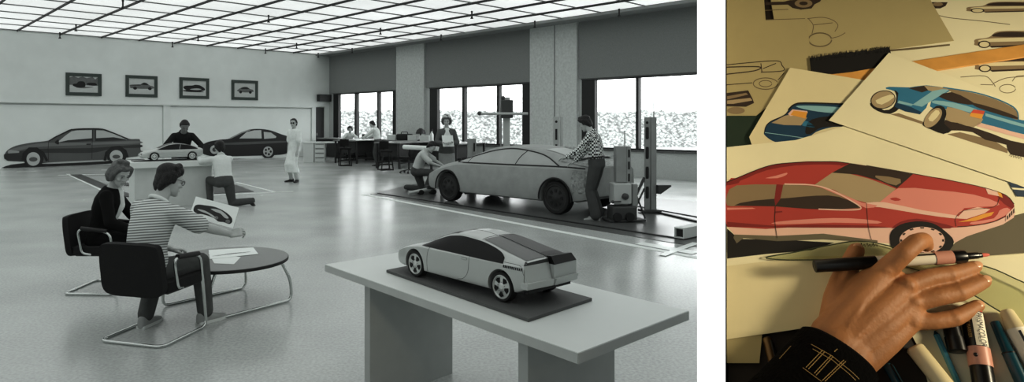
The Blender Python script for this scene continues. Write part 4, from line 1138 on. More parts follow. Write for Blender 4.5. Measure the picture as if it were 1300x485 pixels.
L1 = [('shadow', cg(34), sm([(15, 352), (150, 325), (640, 312), (860, 300), (870, 308), (640, 332), (300, 348), (60, 356)], 3), 0),
      ('body', cg(92), sm([(24, 285), (30, 268), (50, 243), (100, 218), (190, 200), (300, 186), (345, 160), (400, 132), (440, 116), (530, 110), (630, 113), (700, 137), (790, 174), (845, 177), (862, 184), (866, 244), (880, 252), (878, 274), (855, 283), (780, 292), (640, 316), (300, 322), (140, 316), (50, 312), (38, 300)], 4), 1),
      ('shoulder_highlight', cg(120), sm([(60, 242), (190, 212), (300, 200), (560, 198), (780, 190), (858, 190), (858, 204), (600, 212), (300, 222), (190, 232), (80, 255)], 4), 2),
      ('lower_shade', cg(56), sm([(52, 268), (180, 245), (300, 236), (560, 232), (700, 222), (860, 212), (860, 230), (700, 236), (560, 262), (300, 262), (150, 275), (60, 300)], 4), 2),
      ('window', cg(196), [(362, 190), (400, 158), (440, 130), (470, 124), (566, 122), (566, 186), (420, 194), (362, 197)], 3), ('window', cg(190), [(592, 123), (640, 124), (700, 143), (784, 182), (592, 187)], 3),
      ('window_shade', cg(48), [(362, 197), (420, 184), (566, 172), (566, 187), (420, 196)], 4), ('window_shade', cg(48), [(592, 172), (700, 166), (770, 178), (784, 184), (592, 190)], 4),
      ('pillar', cg(52), [(566, 120), (573, 120), (573, 190), (566, 190)], 4), ('pillar', cg(52), [(586, 120), (592, 120), (592, 190), (586, 190)], 4),
      ('roof_line', cg(40), stroke([(300, 190), (345, 163), (440, 119), (530, 114), (632, 117), (700, 141), (790, 178)], 8), 4),
      ('mirror', cg(36), sm([(338, 196), (356, 180), (362, 186), (362, 210), (345, 206)], 3), 5), ('door_line', cg(40), stroke([(300, 192), (296, 240), (300, 318)], 3), 4), ('door_line', cg(40), stroke([(568, 190), (566, 300)], 3), 4),
      ('handle', cg(30), [(532, 206), (560, 205), (560, 212), (532, 213)], 4), ('bumper', cg(50), [(24, 272), (46, 266), (140, 280), (140, 314), (50, 312), (26, 298)], 3), ('headlamp', cg(160), [(48, 250), (62, 244), (118, 252), (118, 262), (50, 266)], 4),
      ('sill_light', cg(180), sm([(295, 322), (640, 305), (640, 314), (300, 330)], 3), 3),
      ('wheel', cg(36), circ(207, 296, 62, 60), 3), ('rim', cg(190), circ(205, 300, 42, 42), 4), ('hub', cg(90), circ(205, 302, 26, 14), 5), ('arch', cg(30), stroke([(140, 310), (146, 268), (180, 236), (225, 236), (265, 262), (290, 312)], 16), 4),
      ('wheel', cg(36), circ(718, 280, 60, 58), 3), ('rim', cg(190), circ(716, 283, 40, 38), 4), ('hub', cg(90), circ(716, 286, 24, 12), 5), ('arch', cg(30), stroke([(645, 310), (655, 262), (690, 230), (735, 226), (772, 250), (785, 290)], 16), 4)]
wall_draw('full-size flat rendering of a dark grey coupe on the back wall, far left', z1, L1)
z2 = lambda x, y: (140+x/3.235, 130+y/3.235)
L2 = [('shadow', cg(26), [(380, 232), (560, 231), (738, 226), (738, 233), (560, 238), (380, 240)], 0),
      ('body', cg(30), sm([(372, 200), (376, 178), (400, 163), (450, 153), (492, 148), (540, 122), (590, 109), (650, 113), (700, 130), (732, 142), (736, 165), (733, 200), (700, 215), (560, 220), (440, 222), (390, 215)], 4), 1),
      ('window', cg(192), [(530, 148), (560, 122), (590, 115), (620, 114), (622, 148)], 2), ('window', cg(190), [(630, 121), (660, 124), (682, 140), (680, 146), (632, 150)], 2),
      ('roof_light', cg(150), stroke([(492, 148), (540, 124), (575, 112)], 5), 3), ('side_highlight', cg(84), sm([(400, 172), (520, 164), (700, 158), (730, 162), (700, 166), (520, 174)], 3), 2), ('mirror', cg(20), sm([(512, 150), (526, 142), (530, 156), (518, 158)], 3), 4),
      ('wheel', cg(24), circ(428, 193, 27, 28), 3), ('rim', cg(185), circ(428, 194, 18, 18), 4), ('hub', cg(60), circ(428, 194, 9, 9), 5),
      ('wheel', cg(24), circ(648, 202, 29, 30), 3), ('rim', cg(190), circ(648, 202, 20, 21), 4)]
for k in range(5):
    a = 2*PI*k/5
    L2.append(('rim_gap', cg(30), circ(648+11*math.cos(a), 202+11.5*math.sin(a), 4.5, 5, 10), 5))
wall_draw('full-size flat rendering of a black sports car on the back wall', z2, L2)

# ---- perforated measuring posts, unit, bridge
m_steel = mat('grey_steel', gr(150), .5, var=.08); m_steel_d = mat('steel_dark', gr(70), .5, var=.08); m_steel_l = mat('steel_light', gr(190), .45)
def fl(px, py): return onfloor(gz(px, py))
p = fl(826, 270); rzp = ROOM_RZ+PI*.0
def post(mb, h, w, d): mb.box((0, 0, h/2), (w, d, h))
t = thing('measuring_post', 'tall perforated steel measuring post with bracket and top rod by the window', 'post', p+V((0, 0, .02)), .15)
h = 1.72
mb = MB(); mb.box((-.07, 0, h/2), (.1, .03, h)); mb.box((.05, .02, h/2), (.1, .1, h)); mb.obj('column', m_steel, t, 0, .004)
for i in range(4):
    mb = MB(); zc = .35+.36*i; P_ = [(-.022, zc-.11), (.022, zc-.11), (.03, zc-.08), (.03, zc+.08), (.022, zc+.11), (-.022, zc+.11), (-.03, zc+.08), (-.03, zc-.08)]
    mb.add([(-.075+a, -.0165, b) for a, b in P_]+[(-.075+a, -.022, b) for a, b in P_], [tuple(range(8, 16))]+[(q, (q+1) % 8, 8+(q+1) % 8, 8+q) for q in range(8)]); mb.obj('slot', m_black, t, 0)
mb = MB(); mb.sphere((-.075, -.018, 1.62), (.026, .006, .026)); mb.obj('hole', m_black, t)
mb = MB(); mb.tube([(.06, 0, h), (.06, 0, h+.26)], .012, 8); mb.obj('rod', m_steel_l, t)
mb = MB(); mb.box((-.02, 0, .02), (.34, .26, .04)); mb.obj('base_plate', m_steel_d, t, 0, .004)
mb = MB(); mb.prism([(.09, .33), (.14, .33), (.34, .46), (.34, .49), (.09, .49)], -.12, .12, Matrix.Translation((0, 0, 0)) @ Matrix.Rotation(PI/2, 4, 'X')); mb.obj('bracket', m_steel_d, t, 0, .004)
mb = MB(); mb.tube([(-.42, -.02, .05), (-.12, 0, .62)], .03, 4); mb.obj('brace', m_steel_d, t, 0)
mb = MB(); mb.tube([(-.32, -.02, .05), (-.12, 0, .42)], .02, 4); mb.obj('brace', m_steel_d, t, 0)
p = fl(791, 281)
t = thing('measuring_unit', 'lower steel measuring unit on a wheeled base right behind the man in checked shirt', 'measuring machine', p+V((0, 0, .01)), .1)
mb = MB(); mb.box((-.04, .03, .94), (.18, .12, .6)); mb.box((.085, .03, .88), (.07, .14, .72)); mb.obj('column', m_steel, t, 0, .006)
for i in range(3):
    mb = MB(); mb.box((.085, -.043, .72+.2*i), (.03, .01, .13)); mb.obj('slot', m_black, t, 0, .004)
mb = MB(); mb.box((-.05, 0, .46), (.30, .26, .34)); mb.obj('housing', m_steel_l, t, 0, .02)
mb = MB(); mb.box((.17, 0, .42), (.1, .2, .4)); mb.obj('side_box', m_steel, t, 0, .02)
mb = MB(); mb.box((-.02, 0, .14), (.42, .3, .24)); mb.obj('base', m_steel_d, t, 0, .03)
mb = MB(); mb.box((.02, .02, .02), (.62, .36, .03)); mb.obj('base_plate', m_steel_d, t, 0, .004)
for s in (-.16, .05):
    mb = MB(); mb.lathe([(.07, -.03), (.075, 0), (.07, .03)], Matrix.Translation((s, -.17, .085)) @ Matrix.Rotation(PI/2, 4, 'X'), 16); mb.obj('roller', m_black, t)
mb = MB(); mb.lathe([(.04, -.05), (.055, -.03), (.055, .02), (.02, .04)], Matrix.Translation((-.02, -.15, .42)) @ Matrix.Rotation(PI/2, 4, 'X'), 12); mb.obj('knob', m_steel_d, t)
mb = MB(); mb.tube([(-.1, -.16, .34), (-.24, -.2, .34)], .014, 6); mb.sphere((-.25, -.2, .34), .03, 8, 6); mb.obj('crank', m_steel_d, t)
mb = MB(); mb.tube([(.04, .03, 1.2), (.04, .03, 1.5)], .012, 8); mb.obj('rod', m_steel_l, t)
mb = MB(); mb.tube([(.2, .0, .5), (.36, -.05, .04)], .016, 6); mb.obj('brace', m_steel_d, t)
Yc = 15.4
p = at(709, 250, Yc); p.z = 0
t = thing('measuring_post', 'perforated pale steel post standing behind the clay car before the column', 'post', p, .1)
h = CH-(148-PY)/F*Yc
mb = MB(); mb.box((-.06, 0, h/2), (.14, .05, h)); mb.box((.07, 0, h/2), (.05, .08, h)); mb.obj('column', m_steel_l, t, 0, .004)
for i in range(4):
    mb = MB(); mb.box((-.06, -.027, h-.42-.36*i), (.05, .008, .26)); mb.obj('slot', m_black, t, 0, .02)
mb = MB(); mb.sphere((-.06, -.026, h-.12), (.03, .006, .03)); mb.obj('hole', m_black, t)
mb = MB(); mb.tube([(.03, 0, h), (.03, 0, h+.25)], .01, 6); mb.obj('rod', m_steel_l, t)
mb = MB(); mb.box((0, 0, .02), (.4, .3, .04)); mb.obj('base_plate', m_steel_d, t, 0)
Yc = 15.2
p = at(599, 250, Yc); p.z = 0
t = thing('measuring_post', 'short grey perforated steel post beside the standing woman in skirt suit', 'post', p, .05)
h = CH-(176-PY)/F*Yc
mb = MB(); mb.box((-.05, 0, h/2), (.1, .14, h)); mb.box((.05, -.0, h/2), (.1, .05, h)); mb.obj('column', m_steel, t, 0, .004)
for i in range(3):
    mb = MB(); mb.box((.055, -.027, h-.2-.36*i), (.04, .008, .2)); mb.obj('slot', m_black, t, 0, .01)
mb = MB(); mb.box((0, 0, .02), (.36, .3, .04)); mb.obj('base_plate', m_steel_d, t, 0)
Yc = 15.2
p = at(643, 250, Yc); p.z = 0
t = thing('measuring_bridge', 'tall measuring column with dark box and long horizontal arm behind the clay car', 'measuring machine', p, 0)
zz = lambda y: CH-(y-PY)/F*Yc
mb = MB(); mb.box((0, 0, zz(123.5)/2), (.15, .12, zz(123.5))); mb.obj('column', m_steel_l, t, 0, .006)
mb = MB(); mb.box((0, -.06, zz(138.5)), (.27, .26, .42)); mb.obj('carriage_box', m_steel_d, t, 0, .02)
mb = MB(); mb.tube([(-.62, -.2, zz(144.5)), (.47, -.2, zz(144.5))], .032, 10); mb.obj('arm', m_steel_l, t)
mb = MB(); mb.sphere((-.64, -.2, zz(144)), .05, 10, 8); mb.obj('arm_head', m_steel_d, t)
mb = MB(); mb.tube([(-.14, -.1, .3), (-.14, -.1, zz(124))], .016, 6); mb.obj('guide_rod', m_steel, t)
mb = MB(); mb.tube([(-.14, -.1, zz(126)), (-.06, -.05, zz(123))], .03, 6); mb.sphere((-.1, -.06, zz(125)), .06, 8, 6); mb.obj('pulley', m_steel_d, t)
mb = MB(); mb.box((0, 0, .04), (.6, .5, .08)); mb.obj('base_plate', m_steel_d, t, 0, .01)
# floor jack at the clay car nose
p = fl(536, 247)
t = thing('floor_jack', 'low pale floor jack lying by the clay car nose beside the kneeling man', 'jack', p, .35)
mb = MB(); mb.tube([(-.36, -.1, .06), (.1, 0, .1), (.3, .02, .12)], [.035, .045, .06], 8); mb.obj('body', m_steel_l, t)
for s in (-.05, .25):
    mb = MB(); mb.lathe([(.055, -.12), (.06, -.1), (.06, .1), (.055, .12)], Matrix.Translation((s, 0, .06)) @ Matrix.Rotation(PI/2, 4, 'X'), 14); mb.obj('roller', m_black, t)
mb = MB(); mb.box((.2, 0, .17), (.2, .14, .08)); mb.obj('saddle', m_steel_d, t, 0, .01)

# ---- workbenches along the window wall
m_desk = mat('desk_pale', gr(214), .5, var=.03); m_benchtop = mat('bench_top', gr(130), .45, var=.06); m_bench = mat('bench_dark', gr(44), .6, var=.1)
# L desk with drawers by the door
o_ = fl(385, 206.5)
t = thing('office_desk', 'pale desk with drawer pedestal standing before the dark door', 'desk', o_, ROOM_RZ-.62)
mb = MB(); mb.box((.72, .42, .81), (1.5, .86, .045)); mb.obj('desktop', m_desk, t, 0, .004)
mb = MB(); mb.box((.21, .42, .395), (.42, .8, .785)); mb.obj('cabinet', m_desk, t, 0, .004)
for i in range(4):
    mb = MB(); mb.box((.66, .0, .12+.185*i), (.38, .02, .165)); d_ = mb.obj('drawer', m_desk, t, 0, .003)
    mb = MB(); mb.box((.66, -.02, .19+.185*i), (.34, .02, .016)); mb.obj('pull', m_dark, d_, 0)
mb = MB(); mb.box((.66, .42, .395), (.42, .8, .785)); mb.obj('pedestal', m_desk, t, 0, .003)
mb = MB(); mb.box((1.40, .42, .395), (.03, .7, .785)); mb.obj('leg', m_bench, t, 0)
# long counter under windows
ta, tb = right_t(602), right_t(424)
c0 = room(S_R-.56, (ta+tb)/2)
t = thing('counter', 'long dark-topped counter running under the windows along the right wall', 'counter', c0, ROOM_RZ)
mb = MB(); mb.box((0, 0, .88), (.8, tb-ta, .045)); mb.obj('countertop', m_benchtop, t, 0, .004)
mb = MB(); mb.box((.12, 0, .43), (.5, tb-ta-.1, .84)); mb.obj('cupboard', m_bench, t, 0)
# drafting tables
def drafting_table(label, p, rz, L, W, h, top):
    t = thing('drafting_table', label, 'drafting table', p, rz)
    mb = MB(); mb.box((0, 0, h-.02), (L, W, .04)); mb.obj('tabletop', top, t, 0, .004)
    for sx in (-1, 1):
        for sy in (-1, 1):
            mb = MB(); mb.box((sx*(L/2-.08), sy*(W/2-.08), (h-.04)/2), (.06, .06, h-.04)); mb.obj('leg', m_bench, t, 0)
    mb = MB(); mb.box((-L*.18, .05, h-.28), (L*.5, W*.7, .46)); mb.obj('drawer_box', m_bench, t, 0, .004)
    mb = MB(); mb.box((0, W/2-.08, .2), (L-.2, .04, .05)); mb.box((0, -W/2+.08, .2), (L-.2, .04, .05)); mb.obj('stretcher', m_bench, t, 0)
    return t
p1_ = fl(447, 206); drafting_table('grey drafting table where the far seated woman and white-shirted man work', p1_+RT*-.1+RS*.4, ROOM_RZ+.35, 2.3, 1.2, .93, m_benchtop)
p2_ = fl(508, 212); drafting_table('dark drafting table in front of the first column, stool before it', p2_+RS*.2, ROOM_RZ+.35, 2.4, 1.1, .93, m_benchtop)
p3_ = fl(566, 216); drafting_table('drafting table behind the standing woman, before the middle window', p3_+RS*.6, ROOM_RZ+.35, 2.4, 1.1, .93, m_benchtop)
def stool(label, p, rz, casters=False):
    t = thing('drafting_stool', label, 'stool', p, rz)
    mb = MB(); mb.prism(rounded([(-.19, -.19), (.19, -.19), (.2, .0), (.19, .19), (-.19, .19), (-.2, 0)]), .62, .68); mb.obj('seat', m_uphol, t, 40, .01)
    for sx in (-1, 1):
        for sy in (-1, 1):
            mb = MB(); mb.tube([(sx*.15, sy*.15, .62), (sx*.21, sy*.21, .0)], .022, 6); mb.obj('leg', m_black, t)
    mb = MB(); q = .19; mb.tube([(-q, -q, .2), (q, -q, .2), (q, q, .2), (-q, q, .2)], .018, 6, closed=True); mb.obj('foot_ring', m_black, t, 0)
    mb = MB(); q = .21; mb.tube([(-q, -q, .02), (q, -q, .02), (q, q, .02), (-q, q, .02)], .02, 6, closed=True); mb.obj('base_ring', m_black, t, 0)
    mb = MB(); mb.box((0, .17, .86), (.34, .05, .26)); mb.box((0, .19, .72), (.05, .03, .14)); mb.obj('backrest', m_uphol, t, 0, .02)
    return t
stool('black framed drafting stool before the far seated woman', fl(438, 210.5), .3)
stool('black framed drafting stool just right of the far standing man', fl(489.5, 216), .4)
def swivel(label, p, rz):
    t = thing('swivel_chair', label, 'chair', p, rz)
    mb = MB(); mb.prism(rounded([(-.24, -.23), (.24, -.23), (.25, .0), (.22, .23), (-.22, .23), (-.25, 0)]), .46, .54); mb.obj('seat', m_uphol, t, 40, .02)
    mb = MB(); mb.prism(rounded([(-.22, .0), (.22, .0), (.23, .25), (.2, .42), (-.2, .42), (-.23, .25)]), -.03, .04, Matrix.Translation((0, -.23, .55)) @ Matrix.Rotation(PI/2, 4, 'X')); mb.obj('backrest', m_uphol, t, 40, .02)
    mb = MB(); mb.tube([(0, 0, .1), (0, 0, .46)], .03, 8); mb.obj('column', m_dark, t)
    for k in range(5):
        a = 2*PI*k/5; mb = MB(); mb.tube([(0, 0, .12), (.28*math.cos(a), .28*math.sin(a), .07)], .018, 6); l_ = mb.obj('leg', m_dark, t)
        mb = MB(); mb.sphere((.28*math.cos(a), .28*math.sin(a), .035), .034, 8, 6); mb.obj('caster', m_black, l_)
    return t
swivel('black swivel chair on casters left of the kneeling man at the clay car', fl(519, 220), .9)
# items on the counter and tables
def onbench(px, py, h=.9025, s=S_R-.56): 
    q = room(s, right_t(px, s)); return V((q.x, q.y, h))
for (px, kind, lb) in ((467, 'box', 'dark low box on the counter behind the far standing man'), (499, 'box', 'pale small box on the counter before the first column'), (513.5, 'case', 'black equipment case on the counter before the first column'),
                       (525.5, 'box', 'pale flat box on the counter, just left of the lamp'), (541, 'box', 'pale carton on the counter beside the dark window edge')):
    p = onbench(px, 0)
    if kind == 'box':
        t = thing('box', lb, 'box', p, ROOM_RZ+.3); mb = MB(); mb.box((0, 0, .1), (.3, .42, .2)); mb.obj('carton', m_desk if 'pale' in lb else m_bench, t, 0, .004); mb = MB(); mb.box((0, 0, .205), (.31, .43, .02)); mb.obj('lid', m_paper if 'pale' in lb else m_dark, t, 0, .003)
    else:
        t = thing('equipment_case', lb, 'case', p, ROOM_RZ+.2); mb = MB(); mb.box((0, 0, .13), (.4, .6, .26)); mb.obj('case_body', m_black, t, 0, .05); mb = MB(); mb.tube(fillet([(0, -.18, .25), (0, -.16, .34), (0, .16, .34), (0, .18, .25)], .05), .016, 6); mb.obj('handle', m_dark, t)
p = onbench(534, 0); t = thing('bench_lamp', 'dark little lamp with rounded head on the counter', 'lamp', p, 0)
mb = MB(); mb.lathe([(.14, 0), (.14, .03), (.03, .06), (.03, .3)], n=14); mb.obj('base', m_black, t); mb = MB(); mb.lathe([(.05, .5), (.16, .42), (.2, .3), (.19, .28), (.02, .29)], n=16); mb.obj('shade', m_dark, t)
p = onbench(548, 0); t = thing('bottle', 'pale spray bottle on the counter left of the standing woman', 'bottle', p, 0)
mb = MB(); mb.lathe([(.07, 0), (.075, .02), (.075, .26), (.03, .34), (.03, .38)], n=14); mb.obj('bottle_body', m_desk, t); mb = MB(); mb.lathe([(.034, .38), (.034, .46), (.015, .47)], n=12); mb.obj('cap', m_black, t)
# roll of paper on the second table, sheets, drafting lamp
z_ = .931
a, b = gz(513, 189.5, z_), gz(556, 192, z_)
t = thing('paper_roll', 'long white paper roll lying on the dark table behind the kneeling man', 'roll', (a.x, a.y, z_), 0)
d_ = b-a; mb = MB(); mb.tube([V((0, 0, .06)), V((d_.x, d_.y, .06))], .058, 12); mb.obj('roll', m_paper, t); mb = MB(); mb.tube([V((0, 0, .06))-d_*.02, V((0, 0, .06))+d_*.01], .02, 8); mb.obj('core', m_ink2, t)
pq = [gz(x, y, z_) for x, y in ((446, 176.5), (452, 178.4), (474, 178), (466, 176))]
sheet('white drawing sheet on the far drafting table between the two people', pq, z_)
# ================================================================== PEOPLE IN PLACE
def face_rz(d): return math.atan2(-d[0], d[1])
def stripes():
    m = cloth('striped_polo', 200, bump=.3)
    nt = m.node_tree; b = nt.nodes['Principled BSDF']
    tc = nt.nodes.new('ShaderNodeTexCoord'); wv = nt.nodes.new('ShaderNodeTexWave'); wv.bands_direction = 'Z'; wv.inputs['Scale'].default_value = 16; wv.inputs['Distortion'].default_value = .6; wv.inputs['Detail Scale'].default_value = .6
    mp = nt.nodes.new('ShaderNodeMapping'); mp.inputs['Rotation'].default_value = (.12, .1, 0)
    nt.links.new(tc.outputs['Object'], mp.inputs[0]); nt.links.new(mp.outputs[0], wv.inputs[0])
    r = nt.nodes.new('ShaderNodeValToRGB'); r.color_ramp.interpolation = 'LINEAR'
    r.color_ramp.elements[0].position = .42; r.color_ramp.elements[1].position = .56
    r.color_ramp.elements[0].color = gr(128); r.color_ramp.elements[1].color = gr(222)
    nt.links.new(wv.outputs['Fac'], r.inputs[0]); nt.links.new(r.outputs[0], b.inputs['Base Color'])
    return m
def checks():
    m = cloth('checked_shirt', 200, bump=.3)
    nt = m.node_tree; b = nt.nodes['Principled BSDF']
    tc = nt.nodes.new('ShaderNodeTexCoord'); ck = nt.nodes.new('ShaderNodeTexChecker'); ck.inputs['Scale'].default_value = 32
    ck.inputs['Color1'].default_value = gr(235); ck.inputs['Color2'].default_value = gr(36)
    nt.links.new(tc.outputs['Object'], ck.inputs['Vector']); nt.links.new(ck.outputs['Color'], b.inputs['Base Color'])
    return m
c_str, c_chk = stripes(), checks()
c_jean = cloth('dark_jeans', 88); c_jean2 = cloth('denim', 78); c_navy = cloth('black_jacket', 18); c_white = cloth('white_shirt', 230); c_pale = cloth('pale_shirt', 222, var=.06)
c_dark = cloth('dark_shirt', 40); c_grey = cloth('grey_trousers', 84); c_smock = cloth('white_smock', 238, var=.12, vscale=9); c_suit = cloth('tweed_suit', 96); c_polo = cloth('pale_polo', 198); c_skirt = cloth('pale_skirt', 150)
m_shoe_g = mat('grey_suede', gr(160), .8, var=.15); m_sole_w = mat('white_sole', gr(215), .7); m_shoe_b = mat('black_leather', gr(26), .4)
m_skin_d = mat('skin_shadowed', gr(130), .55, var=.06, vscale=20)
# 1 seated man in striped polo
P1 = dict(pel=(-.02, -.10, .53), lo=(0, .12, 1), hi=(.10, .32, 1), hipx=(1, 0, 0), shx=(1, -.12, 0), look=(.44, .85, -.36), hup=(.05, .3, 1),
          L=((-.10, .30, .60), (-.6, -.5, -.3), (.5, .8, -.1), (0, .2, -1), .9), R=((.40, .42, .72), (.55, -.5, -.75), (.62, .76, .15), (-.5, .2, -.6), 1.0),
          fL=((-.20, .12, .09), (-.25, 1, .6), (-.12, 1, -.0)), fR=((.20, .34, .09), (.2, 1, .8), (.35, 1, 0)), shoe=m_shoe_g, sole=m_sole_w)
person('seated man in striped polo shirt and glasses, back to the camera, holding out a drawing', CH1[0], CH1[1], P1,
       [dict(k='shirt', m=c_str, sleeve='short', hem=-.04, off=.016), dict(k='collar', m=c_white), dict(k='pants', m=c_jean, off=.014)], S=1.0, vox=.009, hair=('fringe', m_hair_d), glasses=True)
# 2 seated woman
P2 = dict(pel=(0, -.06, .52), lo=(0, .10, 1), hi=(-.05, .26, 1), look=(.42, .8, -.5), hup=(.15, .35, 1), shx=(1, .25, 0),
          L=((-.10, .36, .62), (-.7, -.5, -.4), (.5, .8, -.1), (.2, 0, -1), .7), R=((.13, .36, .60), (.7, -.5, -.4), (-.4, .9, -.05), (0, 0, -1), .7),
          fL=((-.1, .40, .09), (0, 1, .8), (0, 1, 0)), fR=((.06, .48, .09), (0, 1, .8), (0, 1, 0)), shoe=m_shoe_b)
person('seated woman with fair hair in dark jacket, looking down at papers on her lap', CH2[0], CH2[1], P2,
       [dict(k='jacket', m=c_navy, hem=-.06, off=.02), dict(k='blouse', m=c_white), dict(k='skirt', m=c_navy, off=.016)], S=.97, vox=.010, sex='f', hair=('bob', m_hair_l))
# papers on her lap
Mw = Matrix.Translation(CH2[0]) @ Matrix.Rotation(CH2[1], 4, 'Z')
q = [Mw @ V(p) for p in ((-.16, .26, .585), (.14, .26, .585), (.14, .50, .625), (-.16, .50, .625))]
c = q[0]; t = thing('paper_pad', 'white pad of paper on the lap of the seated woman', 'paper', c, 0)
mb = MB(); mb.hexa(q, [p+V((0, 0, .012)) for p in q]); mb.obj('sheets', m_paper, t, 0, inv=inv_of(c, 0))
mb = MB(); mb.hexa([p-V((0, 0, .004)) for p in q], q); mb.obj('backing', m_ink2, t, 0, inv=inv_of(c, 0))
# 3 kneeling man in pale shirt at the white table
p3 = fl(284, 262); d3 = V((-.62, .78, 0)).normalized(); r3 = face_rz(d3)
P3 = dict(pel=(0, -.02, .50), lo=(0, .28, 1), hi=(0, .46, 1), look=(-.1, 1, -.1), hup=(0, .1, 1),
          L=((-.28, .62, .93), (-.8, -.2, -.5), (-.3, 1, 0), (0, 0, -1), .4), R=((.06, .72, .935), (.8, -.3, -.5), (-.2, 1, .0), (0, 0, -1), .4),
          fL=((-.16, .30, .09), (-.1, 1, .6), (0, 1, 0)), fR=((.48, -.26, .10), (.0, .3, -1), (.8, -.4, -.8), (.6, -.4, .6)), shoe=m_shoe_b)
person('kneeling man in pale long-sleeved shirt and grey trousers, back turned, at the white table', p3, r3, P3,
       [dict(k='shirt', m=c_pale, hem=.04), dict(k='collar', m=c_pale), dict(k='pants', m=c_grey)], vox=.013, hair=('fringe', m_hair_d))
# 4 man leaning behind the table
pw = WT['o']+WT['e1']*1.22+WT['e2']*1.28; d4 = -WT['e2']
P4_ = dict(pel=(0, -.04, .90), lo=(0, .3, 1), hi=(0, .55, 1), look=(.05, .9, -.65), hup=(0, .5, 1),
           L=((-.24, .46, .95), (-1, -.3, .1), (.6, .8, 0), (0, 0, -1), .5), R=((.26, .42, .95), (1, -.3, .1), (-.6, .8, 0), (0, 0, -1), .5),
           fL=((-.12, -.05, .085), (0, 1, 0), (-.2, 1, 0)), fR=((.12, -.02, .085), (0, 1, 0), (.2, 1, 0)))
person('dark-haired man in dark shirt leaning over the white table behind the small silver model', pw, face_rz(d4), P4_,
       [dict(k='shirt', m=c_dark, hem=-.06), dict(k='collar', m=c_dark), dict(k='pants', m=c_jean)], S=1.04, vox=.013, hair=('short', m_hair_d), skin=m_skin_d)
# 5 man in white smock
p5 = fl(373.5, 231); d5 = V((-.6, -.8, 0)).normalized()
P5_ = standing(look=(-.55, 1, -.1), R=((.24, .02, .84), (.6, -1, 0)), L=((-.27, .12, .86), (-.5, -1, 0)), fL=((-.14, .02, .085), (0, 1, 0), (-.5, 1, 0)), fR=((.12, .0, .085), (0, 1, 0), (.3, 1, 0)))
person('standing man in white knee-length smock and dark glasses by the black car rendering', p5, face_rz(d5), P5_,
       [dict(k='dress', m=c_smock, sleeve='short', hem=-.06, off=.022, to=.55, flare=.22, n='smock'), dict(k='collar', m=c_smock), dict(k='pants', m=c_polo, off=.006)], S=1.0, vox=.014, hair=('short', m_hair_d), glasses='dark')
# 6 kneeling man at the clay car nose
p6 = fl(532, 244); d6 = V((.86, -.18, 0)).normalized()
P6_ = dict(pel=(0, -.06, .50), lo=(0, .34, 1), hi=(.05, .62, 1), look=(.1, .8, -.75), hup=(0, .6, 1),
           L=((-.05, .62, .60), (-.8, -.2, -.6), (.1, 1, -.1), (0, 0, -1), .5), R=((.10, .55, .62), (.9, -.3, -.5), (-.3, 1, -.1), (0, 0, -1), .5),
           fL=((-.14, -.36, .10), (0, 1, -.6), (.0, -.5, -1), (0, -1, .5)), fR=((.16, .2, .09), (.1, 1, .6), (0, 1, 0)), shoe=m_shoe_g)
person('kneeling bearded man in pale polo shirt working on the clay car front fender', p6, face_rz(d6), P6_,
       [dict(k='shirt', m=c_polo, sleeve='short', hem=.02), dict(k='collar', m=c_polo), dict(k='pants', m=c_jean2)], vox=.013, hair=('short', m_hair_d))
# 7 standing woman with papers
Yw = 15.6; p7 = at(567, 240, Yw); p7.z = 0; d7 = V((.12, -1, 0)).normalized()
P7_ = standing(pel=(0, 0, .94), look=(.15, 1, -.32), L=((-.07, .30, 1.13), (-.7, -.3, -.7), (.6, .7, .2), (.3, .2, -1), .8), R=((.10, .30, 1.12), (.7, -.3, -.7), (-.6, .7, .2), (-.3, .2, -1), .8), shoe=m_shoe_b)
W7 = person('standing woman in tweed jacket, white scarf and pale cap reading papers', p7, face_rz(d7), P7_,
            [dict(k='jacket', m=c_suit, hem=-.2, off=.02), dict(k='dress', m=c_skirt, hem=-.1, off=.012, sleeve='none', to=.3, n='skirt'), dict(k='blouse', m=c_white), dict(k='collar', m=c_white, n='scarf')], S=1.03, vox=.013, sex='f', hair=('bob', m_hair_l))
mb = MB(); HM = W7['HM']; mb.sphere((0, -.034, .078), (.103, .108, .082), 20, 12, M=HM)
link('cap', mb.remesh(.008, 2), mat('pale_cap', gr(205), .8), W7['root'], 180)
mb = MB()
for s in (-1, 1):
    c0 = W7['spine'](.44); f0 = c0[2].cross(c0[1]); mb.chain([c0[0]+f0*.12+c0[1]*.01*s, c0[0]+f0*.14+c0[1]*.06*s-c0[2]*.12, c0[0]+f0*.13+c0[1]*.05*s-c0[2]*.2], [.03, .035, .02])
link('scarf_bow', mb.remesh(.009, 2), c_white, W7['root'], 180)
Mw = Matrix.Translation(p7) @ Matrix.Rotation(face_rz(d7), 4, 'Z')
q = [Mw @ V(p) for p in ((-.13, .36, 1.08), (.13, .36, 1.08), (.15, .27, 1.34), (-.11, .27, 1.34))]
c = q[0]; t = thing('paper_sheet', 'white papers held by the standing woman in tweed jacket', 'paper', c, 0); N = (q[1]-q[0]).cross(q[3]-q[0]).normalized()*.006
mb = MB(); mb.hexa(q, [p+N for p in q]); mb.obj('sheets', m_paper, t, 0, inv=inv_of(c, 0))
